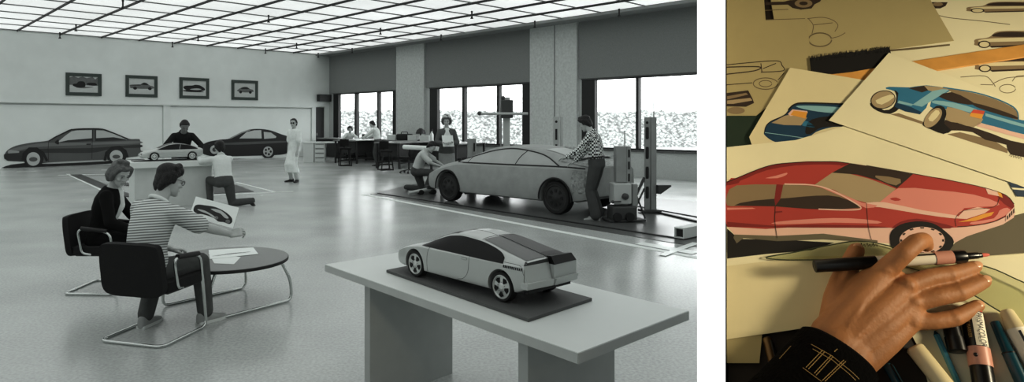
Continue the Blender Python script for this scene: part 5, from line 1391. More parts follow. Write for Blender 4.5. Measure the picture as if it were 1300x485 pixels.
# 8 man in checked shirt
p8 = fl(757.5, 279.5); d8 = V((-.86, .5, 0)).normalized()
P8_ = standing(pel=(0, 0, .94), lo=(0, .10, 1), hi=(0, .22, 1), look=(.12, .9, -.55), hup=(0, .35, 1), L=((-.16, .46, 1.03), (-.6, -.8, -.4), (0, 1, -.15), (0, -.2, -1), .5), R=((.1, .42, .93), (.6, -.8, -.4), (-.2, 1, -.4), (0, -.2, -1), .5),
               fL=((-.11, -.02, .085), (0, 1, 0), (-.1, 1, 0)), fR=((.11, .0, .085), (0, 1, 0), (.25, 1, 0)), shoe=m_shoe_g)
person('standing man in black and white checked shirt working on the clay car tail', p8, face_rz(d8), P8_,
       [dict(k='shirt', m=c_chk, hem=.05), dict(k='collar', m=c_chk), dict(k='pants', m=c_jean2, flare=.028), dict(k='belt', m=m_shoe_b)], S=1.02, vox=.011, hair=('fringe', m_hair_d))
# 9 far man in white shirt
p9 = fl(480, 210.5); d9 = V((-.95, .25, 0)).normalized()
P9_ = standing(lo=(0, .16, 1), hi=(0, .34, 1), look=(.1, .9, -.5), L=((-.12, .58, 1.05), (-.6, -.5, -.8), (0, 1, 0), (0, 0, -1), .5), R=((.16, .52, 1.03), (.6, -.5, -.8), (0, 1, 0), (0, 0, -1), .5))
person('far man in white shirt and dark trousers standing at the drafting table', p9, face_rz(d9), P9_,
       [dict(k='shirt', m=c_white, hem=.04, sleeve='long'), dict(k='collar', m=c_white), dict(k='pants', m=c_grey)], S=1.0, vox=.015, hair=('short', m_hair_d))
# 10 far seated woman
Yq = 28.3; p10 = at(444, 220, Yq); p10.z = 0; d10 = V((.35, -1, 0)).normalized()
P10_ = dict(pel=(0, -.06, .68), lo=(0, .12, 1), hi=(0, .3, 1), look=(.2, 1, -.35), L=((-.16, .40, .96), (-.8, -.3, -.5), (.2, 1, 0), (0, 0, -1), .5), R=((.2, .40, .96), (.8, -.3, -.5), (-.2, 1, 0), (0, 0, -1), .5),
            fL=((-.1, .34, .3), (0, 1, .8), (0, 1, 0)), fR=((.1, .34, .3), (0, 1, .8), (0, 1, 0)))
person('far seated woman with dark curly hair in pale blouse behind the drafting table', p10, face_rz(d10), P10_,
       [dict(k='shirt', m=c_pale, hem=-.04, sleeve='short'), dict(k='pants', m=c_grey)], S=1.0, vox=.015, sex='f', hair=('curly', m_hair_d))
stool('black drafting stool under the far seated woman', p10, face_rz(d10)+PI)
# sketch-arm lamp beside her
# ================================================================== DRAWING CORNER (steep drawing board beside the divider)
BN = V((-.3, -1, .7)).normalized()
BO = at(1110, 242, .88)
def bp(px, py, h=0.0):
    d = V(((px-PX)/F, 1, -(py-PY)/F)); o = V((0, 0, CH))
    t = (BO+BN*h-o).dot(BN)/d.dot(BN); return o+d*t
BX = (bp(1200, 242)-bp(1000, 242)).normalized(); BY = BN.cross(BX).normalized()
def wm(name, r, g, b, rough=.75, var=.05, **k): return mat(name, (lin(r), lin(g), lin(b), 1), rough, var=var, vscale=k.pop('vscale', 9), **k)
w_paper = wm('cream_paper', 232, 224, 190); w_paper2 = wm('warm_paper', 222, 210, 170); w_paper3 = wm('tan_paper', 178, 164, 120)
w_red = wm('marker_red', 176, 66, 56, var=.1); w_red2 = wm('marker_dark_red', 132, 40, 36, var=.1); w_pink = wm('marker_pink', 216, 140, 126); w_blush = wm('marker_blush', 226, 188, 170)
w_dk = wm('marker_dark_brown', 56, 42, 32); w_beige = wm('marker_beige', 172, 152, 118); w_tan = wm('marker_tan', 142, 122, 92); w_blk = wm('marker_black', 26, 22, 18); w_gry = wm('marker_warm_grey', 108, 100, 80)
w_blue = wm('marker_blue', 52, 118, 150, var=.12); w_blue2 = wm('marker_deep_blue', 24, 62, 88, var=.12); w_sky = wm('marker_sky', 140, 182, 190); w_org = wm('marker_orange', 222, 158, 66); w_redl = wm('marker_lamp_red', 204, 84, 62)
w_pencil = wm('pencil_line', 112, 98, 72); w_mint = wm('marker_mint', 156, 172, 146)
# the board
q = [bp(922.5, -120, -.02), bp(1450, -120, -.02), bp(1450, 640, -.02), bp(922.5, 640, -.02)]
bc = q[3]; t = thing('drawing_board', 'steep dark drawing board covered with car drawings, right of the white divider', 'drawing board', (bc.x, bc.y, bc.z), 0)
mb = MB(); mb.hexa([p-BN*.02 for p in q], [p+BN*.0195 for p in q]); mb.obj('panel', wm('board_brown_black', 40, 31, 22, .6), t, 0, inv=inv_of(bc, 0))
mb = MB()
for x in (955, 1400):
    p = bp(x, 560, -.03); mb2 = MB(); mb2.tube([p, V((p.x, p.y+.12, .0))], .025, 8); mb2.obj('leg', m_dark, t, inv=inv_of(bc, 0))
def bpaper(label, pts, h, m=w_paper, name='paper_sheet', cat='paper', th=.0004, group=None):
    P = [bp(x, y, h) for x, y in pts]; c = P[0].copy()
    t = thing(name, label, cat, c, 0, group); O = bp(1110, 242, 0)
    loc = [((p-O).dot(BX), (p-O).dot(BY)) for p in P]
    M = Matrix.Translation(O) @ mat3(BX, BY, BN).to_4x4()
    mb = MB(); mb.prism(loc, h, h+th, M); mb.obj('sheet', m, t, 0, inv=inv_of(c, 0))
    return dict(t=t, iv=inv_of(c, 0), h=h+th)
def ink(S, name, m, pts, lv, conv=None, smooth=0, ln=None, closed=False):
    """one drawn area or line on sheet S; lv = layer number"""
    if conv: pts = [conv(*p) for p in pts]
    if smooth: pts = sm(pts, smooth, closed=(ln is None or closed))
    if ln: pts = stroke(pts, ln)
    h = S['h']+.00006*lv; O = bp(1110, 242, 0)
    P = [bp(x, y, h) for x, y in pts]; loc = [V(((p-O).dot(BX), (p-O).dot(BY), 0)) for p in P]
    tri = tessellate_polygon([loc]); fs = []
    for a, b, c in tri:
        fs.append((a, b, c) if (loc[b]-loc[a]).cross(loc[c]-loc[a]).z > 0 else (c, b, a))
    mb = MB(); mb.add(P, fs); return mb.obj(name, m, S['t'], 0, clean=False, inv=S['iv'])
zA = lambda x, y: (915+x/3.465, 195+y/3.465)
zB = lambda x, y: (1100+x/3.465, 195+y/3.465)
zC = lambda x, y: (1090+x/3.729, 90+y/3.729)
zD = lambda x, y: (915+x/3.73, 90+y/3.73)
zE = lambda x, y: (1100+x/3.73, y/3.73)
zG = lambda x, y: (915+x/3.73, y/3.73)
XL = 922.6
# --- sheets, lowest first
S2 = bpaper('large cream sheet with rows of small car sketches at the top right', [(1080, -90), (1420, -90), (1420, 300), (1120, 300)], .0005, w_paper)
S9 = bpaper('cream sheet lying under the markers at the bottom right', [(1090, 300), (1420, 280), (1420, 600), (1210, 600), (1165, 440)], .0005, w_paper)
S3 = bpaper('tan sheet at the top with a dark wheel drawing and a pencil wheel sketch', [(964, -90), (1160, -90), (1182, 2), (1211, 52), (1130, 63), (1000, 110), (985, 40)], .0012, w_paper3)
S4 = bpaper('tan sheet at the upper left with pencil sketches of station wagons', [(XL, -90), (963, -90), (972, 26), (1024, 24), (1031.5, 90), (960, 147), (XL, 147)], .0022, w_paper3)
Sg = bpaper('dark green folder peeping out at the left edge under the blue headlamp drawing', [(XL, 140), (965, 140), (975, 200), (XL, 200)], .0012, wm('folder_green', 34, 52, 38), name='folder', cat='folder')
# pencil sketches on S4
for pts, lw in (([(22, 308), (120, 298), (265, 288), (290, 310), (296, 335), (190, 342)], 1.1), ([(22, 318), (180, 316), (160, 335), (22, 352)], 1.4), ([(190, 300), (195, 340)], 1.1), ([(200, 325), (262, 300)], 1.0), ([(22, 402), (150, 392)], 1.0), ([(270, 380), (300, 345)], .8)):
    ink(S4, 'pencil_line', w_dk, pts, 1, zG, 4, ln=lw)
ink(S4, 'pencil_wheel', w_pencil, circ(212, 396, 58, 27), 1, zG, 0, ln=1.2); ink(S4, 'pencil_wheel', w_pencil, circ(212, 396, 30, 15), 1, zG, 0, ln=1.0)
ink(S4, 'van_sketch', w_dk, [(25, 105), (130, 92), (150, 130), (158, 152), (120, 170), (25, 168)], 1, zD, 0); ink(S4, 'van_window', w_tan, [(30, 120), (120, 104), (130, 112), (30, 136)], 2, zD, 0)
ink(S4, 'van_band', w_beige, [(30, 140), (140, 128), (150, 140), (60, 156), (30, 156)], 2, zD, 0)
ink(S4, 'van_wheel', w_tan, circ(72, 188, 42, 17), 3, zD, 0)
# marker wheel and pencil wheel on S3
ink(S3, 'car_sketch', w_dk, [(187, 10), (300, 8), (330, 0), (480, -6), (470, 8), (445, 20), (430, 40), (380, 46), (340, 38), (318, 22), (190, 26)], 1, zG, 0); ink(S3, 'wheel_sketch', w_tan, circ(392, 16, 42, 20), 2, zG); ink(S3, 'wheel_sketch', w_dk, circ(392, 16, 20, 9), 3, zG)
ink(S3, 'pencil_wheel', w_pencil, circ(470, 188, 55, 32), 1, zG, 0, ln=1.6)
for pts in ([(410, 88), (480, 82), (530, 95), (555, 120), (540, 150)], [(415, 88), (438, 120), (432, 160)], [(440, 118), (530, 108)], [(520, 182), (560, 172), (590, 155)], [(200, 50), (320, 44)], [(212, 94), (400, 88)]):
    ink(S3, 'pencil_line', w_pencil, pts, 1, zG, 4, ln=.9)
ink(S3, 'edge_shade', w_pencil, [(100, 236), (250, 222), (395, 208), (395, 216), (250, 232), (110, 244)], 1, zE)
# small cars on S2
def small_car(S, conv, x0, y0, w, hgt, flip=False):
    f = lambda a, b: conv(x0+w*a, y0-hgt*b)
    ink(S, 'car_sketch', w_tan, sm([f(*p) for p in ((0, .3), (.02, .5), (.25, .62), (.4, .95), (.75, 1.0), (1.0, .9), (1.0, .2), (.6, .12), (.05, .12))], 4), 1)
    ink(S, 'highlight_sketch', w_paper2, sm([f(*p) for p in ((.08, .45), (.3, .55), (1.0, .6), (1.0, .42), (.4, .35), (.1, .35))], 3), 2)
    ink(S, 'window_sketch', w_dk, sm([f(*p) for p in ((.33, .66), (.43, .9), (.75, .94), (1.0, .84), (1.0, .66))], 3), 2)
    ink(S, 'wheel_sketch', w_dk, [f(.17+.11*math.cos(a), .2+.22*math.sin(a)) for a in [2*PI*k/18 for k in range(18)]], 3)
    ink(S, 'hub_sketch', w_paper2, [f(.17+.085*math.cos(a), .2+.16*math.sin(a)) for a in [2*PI*k/18 for k in range(18)]], 4)
    ink(S, 'shadow_sketch', w_dk, [f(*p) for p in ((.26, .1), (1, .2), (1, .1), (.3, .0))], 3)
small_car(S2, zE, 475, 60, 300, 52); small_car(S2, zE, 512, 226, 270, 80); small_car(S2, zE, 515, 340, 270, 80)
ink(S2, 'car_sketch', w_dk, [(292, 10), (385, 10), (375, 28), (350, 40), (310, 40)], 1, zE); ink(S2, 'wheel_sketch', w_tan, circ(338, 20, 24, 9), 2, zE)
for pts in ([(330, 70), (400, 85), (550, 100), (680, 116)], [(445, 365), (560, 360), (600, 395), (610, 410)], [(600, 395), (660, 370), (746, 362)], [(540, 400), (600, 402)], [(690, 385), (710, 362), (746, 358)]):
    ink(S2, 'pencil_line', w_pencil, pts, 1, zE, 4, ln=.9)
ink(S2, 'pencil_wheel', w_pencil, circ(668, 420, 38, 20), 1, zE, 0, ln=.9)
# drafting brush
bO = bp(1180, 80, .010)
hp = [bp(1052, 93.5, .0036), bp(1440, 35, .0036), bp(1440, 52, .0036), bp(1062, 109, .0036)]
t = thing('drafting_brush', 'drafting brush with black bristles and long pale wooden handle lying across the sheets', 'brush', hp[0], 0); iv = inv_of(hp[0], 0)
mb = MB(); mb.hexa([p-BN*.0020 for p in hp], [p+BN*.0005 for p in hp]); mb.obj('handle', wm('brush_wood', 214, 158, 84, .5, var=.15, vscale=30), t, 0, .0015, inv=iv)
top = catmull([V((1028, 74, 0)), V((1050, 71, 0)), V((1080, 67, 0)), V((1110, 63.5, 0)), V((1129, 61, 0))], 6); bot = [(1131, 68), (1112, 85.8), (1080, 91.5), (1056, 94), (1030, 90)]
rnd = random.Random(11)
tp = []
for i, p in enumerate(top): tp.append((p.x, p.y+rnd.uniform(-1.2, .8)))
O = bp(1110, 242, 0); M = Matrix.Translation(O) @ mat3(BX, BY, BN).to_4x4()
P = [bp(x, y, .0045) for x, y in tp+bot]
mb = MB(); mb.prism([((p-O).dot(BX), (p-O).dot(BY)) for p in P], .0028, .0050, M)
for i in range(90):
    f_ = rnd.random(); x = 1030+98*f_; y = 73.5-12*f_
    a = bp(x, y+4, .005); b = bp(x+rnd.uniform(-2, 3), y-rnd.uniform(0, 4), .0045); mb.tube([a, b], .00045, 3)
mb.obj('bristles', wm('bristle_black', 16, 14, 12, .8), t, 0, inv=iv)
# blue headlamp sheet
S5 = bpaper('cream sheet with a close-up drawing of a blue car headlamp corner', [(1003, 86), (1110, 104), (1118, 200), (960, 200), (951, 174)], .0046, w_paper2)
I = lambda n_, m_, p_, lv, s_=3, ln=None: ink(S5, n_, m_, p_, lv, zD, s_, ln)
I('body_drawing', w_blue2, [(205, 290), (215, 262), (240, 238), (300, 212), (325, 182), (350, 160), (400, 151), (580, 156), (740, 170), (740, 262), (590, 264), (520, 268), (450, 290), (405, 324), (340, 332), (270, 338), (235, 326), (208, 304)], 1)
I('roof_line', w_blk, [(320, 185), (348, 160), (400, 152), (580, 157)], 3, 4, 2.0)
I('highlight', w_sky, [(355, 168), (420, 164), (560, 172), (700, 190), (690, 200), (540, 200), (430, 188)], 2); I('highlight', w_blue, [(400, 236), (430, 250), (445, 268), (400, 262), (385, 256)], 2)
I('lamp_glass', w_beige, [(240, 246), (300, 214), (330, 206), (410, 222), (380, 258), (300, 256)], 2, 0); I('lamp_glass', w_blush, [(318, 204), (340, 182), (410, 190), (412, 200), (330, 214)], 3, 0)
I('indicator', w_org, [(330, 208), (345, 188), (410, 196), (402, 226)], 4, 0); I('bumper_line', w_sky, [(208, 292), (300, 304), (395, 318)], 3, 4, .8); I('outline', w_blk, [(206, 296), (215, 262), (240, 238), (302, 210), (326, 180)], 3, 4, 1.2)
I('dark_band', w_blk, [(430, 230), (580, 210), (740, 220), (740, 262), (590, 262), (480, 268), (440, 290), (420, 300), (400, 290)], 2)
# red car sheet
S7 = bpaper('large cream sheet with the big red sports car drawing', [(XL, 187), (1010, 178), (1072, 160), (1120, 150), (1278, 205), (1300, 252), (1420, 262), (1420, 318), (1262, 321), (1150, 332), (1000, 332), (XL, 338)], .0056, w_paper)
def r(n_, m_, p_, lv, s_=3, ln=None, cv=zA): return ink(S7, n_, m_, p_, lv, cv, s_, ln)
A2 = lambda x, y: zA(x, y); B2 = lambda x, y: zB(x, y)
def px(*seq): return [zA(*p[1:]) if p[0] == 'a' else zB(*p[1:]) for p in seq]
def rr_(n_, m_, seq, lv, s_=3, ln=None): return ink(S7, n_, m_, px(*seq), lv, None, s_, ln)
rr_('asphalt', w_gry, [('b', 340, 440), ('b', 395, 388), ('b', 470, 335), ('b', 560, 310), ('b', 640, 275), ('b', 690, 262), ('b', 1000, 250), ('b', 1000, 415), ('b', 560, 446), ('b', 300, 470)], 1, 0)
rr_('ground_shadow', w_blk, [('a', 28, 330), ('a', 80, 375), ('a', 300, 380), ('a', 500, 392), ('a', 400, 425), ('a', 200, 442), ('a', 28, 462)], 1, 0)
rr_('lower_panel', w_blush, [('a', 28, 320), ('a', 300, 318), ('a', 640, 322), ('b', 100, 322), ('b', 380, 322), ('b', 480, 315), ('b', 560, 300), ('b', 640, 262), ('b', 655, 255), ('b', 648, 282), ('b', 600, 312), ('b', 520, 338), ('b', 440, 365), ('b', 390, 392), ('b', 110, 396), ('a', 660, 388), ('a', 450, 365), ('a', 250, 362), ('a', 60, 356)], 2, 0)
rr_('lower_shade', w_gry, [('a', 60, 356), ('a', 250, 362), ('a', 450, 352), ('a', 690, 382), ('a', 690, 392), ('a', 450, 378), ('a', 250, 385), ('a', 100, 372), ('a', 70, 395), ('a', 56, 370)], 3, 0)
rr_('body_paint', w_red, [('a', 28, 128), ('a', 70, 108), ('a', 130, 82), ('a', 200, 57), ('a', 280, 42), ('a', 380, 34), ('a', 480, 35), ('a', 570, 42), ('b', 40, 60), ('b', 205, 90), ('b', 330, 108), ('b', 450, 135), ('b', 560, 163), ('b', 615, 185), ('b', 645, 215), ('b', 650, 240), ('b', 636, 264), ('b', 560, 302), ('b', 470, 318), ('b', 380, 326), ('b', 100, 326), ('a', 640, 326), ('a', 400, 318), ('a', 28, 322)], 4, 2)
rr_('roof_shade', w_red2, [('a', 28, 122), ('a', 75, 106), ('a', 200, 57), ('a', 300, 41), ('a', 480, 35), ('a', 565, 42), ('a', 500, 60), ('a', 330, 66), ('a', 200, 92), ('a', 70, 132), ('a', 28, 138)], 5, 2)
rr_('roof_paint', w_red, [('a', 120, 106), ('a', 200, 74), ('a', 330, 52), ('a', 480, 48), ('a', 540, 58), ('a', 480, 90), ('a', 410, 136), ('a', 260, 130), ('a', 80, 130)], 6, 2)
rr_('roof_glint', w_pink, [('a', 195, 108), ('a', 240, 98), ('a', 290, 84), ('a', 288, 94), ('a', 250, 108)], 7, 2)
rr_('windshield', w_beige, [('a', 412, 138), ('a', 490, 84), ('a', 570, 90), ('b', 10, 110), ('b', 130, 155), ('b', 60, 212), ('b', 0, 216), ('a', 560, 195), ('a', 500, 160)], 7, 0)
rr_('windshield_dark', w_dk, [('a', 490, 84), ('a', 570, 42), ('b', 40, 60), ('b', 205, 90), ('b', 135, 152), ('b', 60, 120), ('a', 600, 92)], 8, 0)
rr_('windshield_glint', w_tan, [('b', 40, 96), ('b', 150, 112), ('b', 130, 140), ('b', 60, 116)], 9, 2)
rr_('side_window', w_tan, [('a', 28, 180), ('a', 70, 140), ('a', 250, 136), ('a', 400, 142), ('a', 480, 165), ('a', 560, 205), ('a', 612, 240), ('a', 400, 244), ('a', 235, 232), ('a', 80, 230), ('a', 28, 228)], 7, 2)
rr_('side_window_dark', w_dk, [('a', 60, 228), ('a', 150, 206), ('a', 300, 195), ('a', 420, 185), ('a', 520, 190), ('a', 612, 238), ('a', 400, 244), ('a', 240, 232)], 8, 2)
rr_('pillar', w_red2, [('a', 245, 135), ('a', 275, 137), ('a', 262, 200), ('a', 240, 230), ('a', 236, 200)], 9, 0)
rr_('window_trim', w_blush, [('a', 280, 134), ('a', 400, 138), ('a', 480, 158), ('a', 570, 205), ('a', 618, 240), ('a', 560, 248), ('a', 430, 244)], 9, 4, 1.6)
rr_('pillar_glint', w_pink, [('a', 420, 140), ('a', 520, 172), ('a', 620, 215), ('a', 690, 228), ('a', 640, 240), ('a', 560, 200)], 8, 2)
rr_('flank_dark', w_red2, [('a', 28, 300), ('a', 240, 318), ('a', 420, 312), ('a', 640, 316), ('b', 80, 322), ('b', 100, 326), ('a', 640, 327), ('a', 240, 325), ('a', 28, 322)], 6, 0)
rr_('flank_glint', w_pink, [('a', 28, 238), ('a', 140, 238), ('a', 155, 243), ('a', 28, 248)], 6, 0)
rr_('flank_glint', w_pink, [('a', 245, 300), ('a', 420, 286), ('a', 560, 284), ('a', 690, 296), ('a', 690, 308), ('a', 500, 304), ('a', 250, 312)], 7, 2)
rr_('hood_glint', w_pink, [('b', 60, 212), ('b', 140, 152), ('b', 300, 160), ('b', 470, 180), ('b', 580, 216), ('b', 560, 232), ('b', 430, 240), ('b', 390, 280), ('b', 250, 252), ('b', 100, 224)], 6, 2)
rr_('hood_glint', w_blush, [('b', 0, 216), ('b', 80, 214), ('b', 250, 250), ('b', 395, 272), ('b', 392, 286), ('b', 240, 266), ('b', 60, 236), ('b', 0, 232)], 7, 2)
rr_('fender_dark', w_red2, [('b', 110, 330), ('b', 150, 300), ('b', 220, 286), ('b', 300, 300), ('b', 385, 322), ('b', 330, 330), ('b', 240, 302), ('b', 160, 316)], 7, 2)
rr_('nose_dark', w_red2, [('b', 560, 163), ('b', 615, 186), ('b', 645, 215), ('b', 648, 242), ('b', 622, 232), ('b', 590, 205)], 6, 2)
rr_('nose_glint', w_pink, [('b', 470, 312), ('b', 560, 296), ('b', 630, 258), ('b', 620, 238), ('b', 585, 250), ('b', 560, 285), ('b', 460, 302)], 7, 2)
rr_('headlamp', w_blush, [('b', 395, 285), ('b', 430, 250), ('b', 490, 235), ('b', 545, 245), ('b', 520, 262), ('b', 440, 288)], 8, 0); rr_('indicator', w_org, [('b', 440, 292), ('b', 520, 264), ('b', 562, 256), ('b', 550, 272), ('b', 480, 296), ('b', 400, 302)], 9, 0)
rr_('headlamp', w_blush, [('b', 522, 148), ('b', 575, 165), ('b', 585, 188), ('b', 535, 178)], 8, 0); rr_('indicator', w_org, [('b', 574, 164), ('b', 592, 172), ('b', 600, 195), ('b', 584, 188)], 9, 0)
rr_('grille', w_blush, [('b', 615, 270), ('b', 648, 236), ('b', 655, 262), ('b', 640, 284), ('b', 612, 300)], 8, 0)
for k in range(4): rr_('grille_slot', w_dk, [('b', 618+9*k, 276-10*k), ('b', 624+9*k, 270-10*k), ('b', 624+9*k, 286-9*k), ('b', 618+9*k, 292-9*k)], 9, 0)
rr_('bumper_gap', w_dk, [('b', 400, 322), ('b', 480, 316), ('b', 560, 300), ('b', 612, 276)], 8, 4, 1.0)
rr_('arch', w_blk, [('b', 104, 388), ('b', 108, 345), ('b', 150, 312), ('b', 220, 298), ('b', 290, 306), ('b', 345, 340), ('b', 385, 388), ('b', 340, 440), ('b', 200, 440), ('b', 120, 420)], 9, 3)
rr_('wheel', w_blush, [('b', 245+100*math.cos(a), 382+60*math.sin(a)) for a in [2*PI*k/28 for k in range(28)]], 10, 0)
for k in range(12):
    a = 2*PI*k/12; rr_('wheel_slot', w_dk, [('b', 245+100*math.cos(a+d)*q_, 382+60*math.sin(a+d)*q_) for d, q_ in ((-.09, .98), (.09, .98), (.09, .88), (-.09, .88))], 11, 0)
rr_('rear_arch', w_blk, [('a', 28, 335), ('a', 52, 352), ('a', 62, 395), ('a', 56, 430), ('a', 28, 445)], 4, 0)
rr_('door_line', w_dk, [('a', 240, 232), ('a', 238, 300), ('a', 248, 372)], 9, 3, .8); rr_('door_line', w_dk, [('b', 0, 218), ('b', 8, 320), ('b', 22, 380)], 9, 3, .6); rr_('hood_line', w_dk, [('b', 395, 320), ('b', 392, 285), ('b', 430, 250), ('b', 560, 235), ('b', 585, 195)], 9, 3, .6)
rr_('handle', w_red2, [('a', 238, 254), ('a', 270, 252), ('a', 272, 258), ('a', 240, 262)], 9, 0)
rr_('hood_mark', w_red, [('b', 103, 198), ('b', 130, 193), ('b', 152, 204), ('b', 125, 208)], 9, 2)
rr_('edge_line', w_dk, [('b', 0, 52), ('b', 205, 88), ('b', 450, 134), ('b', 560, 162), ('b', 620, 187), ('b', 650, 222)], 9, 4, .7)
rr_('roof_edge', w_blk, [('a', 28, 126), ('a', 75, 106), ('a', 200, 57), ('a', 300, 41), ('a', 480, 35), ('a', 565, 42)], 9, 4, .9)
# signature scribble on the template side of the drawing
for k in range(9):
    x = 575+13*k; rr_('signature', w_dk, [('a', x, 408-(k % 3)*4), ('a', x+5, 398-(k % 2)*6), ('a', x+8, 410), ('a', x+13, 402-(k % 3)*2)], 14, 2, .6)
# big blue car sheet (lies over the red one)
S6 = bpaper('cream sheet with a drawing of two blue cars lying over the red car sheet', [(1052, 153), (1128.5, 67), (1215, 100), (1420, 186), (1420, 284), (1290, 234)], .0072, w_paper)
J = lambda n_, m_, p_, lv, s_=3, ln=None: ink(S6, n_, m_, p_, lv, zC, s_, ln)
J('ground_shadow', w_tan, [(150, 205), (310, 255), (320, 246), (190, 200)], 1, 0); J('ground_shadow', w_tan, [(420, 300), (480, 290), (640, 330), (705, 370), (705, 390), (560, 345)], 1, 0)
J('rear_car_body', w_blue, [(130, 85), (145, 75), (240, 78), (320, 68), (430, 84), (440, 92), (360, 130), (330, 150), (300, 196), (190, 176), (175, 150), (178, 100)], 1, 2)
J('rear_car_window', w_dk, [(235, 82), (310, 70), (330, 92), (300, 102)], 2, 0); J('rear_car_glint', w_sky, [(255, 160), (350, 95), (400, 86), (430, 90), (300, 170)], 3, 0); J('rear_car_roof', w_beige, [(310, 70), (400, 78), (430, 88), (360, 100), (330, 92)], 2, 0)
J('rear_car_dark', w_blue2, [(178, 150), (250, 172), (300, 196), (290, 206), (220, 192), (170, 170)], 3, 0); J('rear_car_glint', w_sky, [(190, 140), (260, 158), (250, 166), (185, 152)], 3, 0)
J('wheel_dark', w_blk, [(57, 165), (62, 150), (120, 186), (165, 170), (180, 120), (168, 92), (188, 105), (182, 160), (195, 176), (150, 204), (90, 190)], 2, 2)
J('wheel', w_beige, [(116+57*math.cos(a), 136+42*math.sin(a)-.1*57*math.cos(a)) for a in [2*PI*k/24 for k in range(24)]], 4, 0); J('wheel_rim', w_dk, [(116+57*math.cos(a), 136+42*math.sin(a)-.1*57*math.cos(a)) for a in [2*PI*k/24 for k in range(25)]], 5, 0, 1.0)
J('wheel_glint', w_paper2, [(80, 140), (150, 112), (168, 125), (110, 160)], 5, 2)
J('car_body', w_blue, [(340, 160), (350, 135), (380, 118), (440, 100), (520, 140), (640, 170), (740, 210), (760, 230), (900, 262), (900, 320), (740, 290), (640, 262), (560, 240), (440, 185), (350, 175)], 2, 2)
J('roof', w_tan, [(430, 86), (540, 104), (640, 132), (720, 168), (750, 195), (756, 232), (700, 214), (560, 168), (500, 132), (440, 100)], 3, 2); J('roof_edge', w_blue, [(400, 78), (540, 100), (640, 128), (722, 164), (752, 194), (757, 232)], 5, 4, 1.4)
J('windshield', w_dk, [(380, 122), (440, 100), (520, 135), (548, 160), (470, 152)], 4, 2); J('window_dark', w_dk, [(540, 150), (640, 176), (740, 212), (752, 228), (690, 214), (560, 172)], 5, 2)
J('hood_glint', w_sky, [(360, 140), (450, 150), (560, 182), (540, 200), (440, 172), (350, 152)], 4, 2); J('side_glint', w_sky, [(600, 200), (740, 240), (900, 286), (900, 296), (740, 256), (600, 214)], 4, 0)
J('side_panel', w_blush, [(565, 245), (640, 262), (760, 296), (900, 330), (900, 352), (740, 312), (560, 262)], 4, 0)
J('bumper', w_beige, [(420, 170), (520, 198), (590, 228), (545, 266), (470, 246), (415, 232)], 4, 2); J('bumper_dark', w_dk, [(410, 232), (480, 250), (545, 268), (640, 300), (720, 330), (900, 372), (900, 420), (720, 396), (700, 350), (600, 326), (540, 290), (440, 282), (400, 300)], 3, 2)
J('lamp_red', w_redl, [(545, 182), (598, 190), (592, 206), (532, 198)], 6, 0); J('lamp_orange', w_org, [(532, 198), (592, 206), (582, 228), (526, 214)], 6, 0)
J('wheel_dark', w_blk, [(306, 245), (330, 200), (370, 165), (405, 172), (416, 205), (405, 250), (440, 282), (400, 298), (350, 280), (310, 262)], 5, 2)
J('wheel', w_beige, [(352+52*math.cos(a)*.8+18*math.sin(a)*-.6, 222+44*math.sin(a)-14*math.cos(a)) for a in [2*PI*k/24 for k in range(24)]], 7, 0); J('wheel_glint', w_paper2, [(330, 225), (365, 185), (385, 200), (350, 240)], 8, 2)
for k in range(5): J('signature', w_pencil, [(712+12*k, 402+3*k), (720+12*k, 394+3*k), (722+12*k, 408+3*k)], 2, 0, .7)
# dark blue card at right edge, lower-left sheets
Sx = bpaper('dark blue card with a white line at the right edge under the blue car sheet', [(1279, 229), (1330, 232), (1330, 250), (1291, 249.5)], .0066, wm('card_blue', 52, 66, 84), name='card', cat='card')
ink(Sx, 'white_line', w_paper, [(1284, 238), (1325, 241.5), (1325, 243.5), (1286, 240.5)], 1)
S8 = bpaper('blank cream sheet lying under the hand at the lower left', [(XL, 338), (1030, 325), (1150, 326), (1190, 352), (1120, 404), (1025, 416), (975, 423.5), (XL, 431)], .0070, w_paper2)
S8b = bpaper('small tan sheet below the blank one at the lower left', [(XL, 424), (968, 420), (964, 461), (XL, 461)], .0056, w_paper3)
# transparent green template
def template(pts, h, th):
    O = bp(1110, 242, 0); P = [bp(x, y, h) for x, y in sm(pts, 5)]; c = P[0]; M = Matrix.Translation(O) @ mat3(BX, BY, BN).to_4x4()
    t = thing('curve_template', 'transparent green drafting curve template lying under the hand', 'template', c, 0); mb = MB()
    mb.prism([((p-O).dot(BX), (p-O).dot(BY)) for p in P], h, h+th, M); mb.obj('sheet', glassmat('template_green', (.92, .93, .86, 1), .05), t, 0, inv=inv_of(c, 0))
    mb = MB(); mb.tube([bp(x, y, h+th*.5) for x, y in sm(pts, 5)], th*.75, 6, closed=True); mb.obj('rim', wm('template_rim', 70, 78, 60, .3), t, inv=inv_of(c, 0))
template([(972, 327), (1010, 320), (1055, 311), (1090, 306), (1128, 312), (1170, 326), (1215, 334), (1250, 338), (1285, 352), (1330, 378), (1345, 430), (1300, 412), (1262, 391), (1235, 374), (1190, 352), (1130, 334), (1060, 330), (1000, 330)], .0090, .0010)
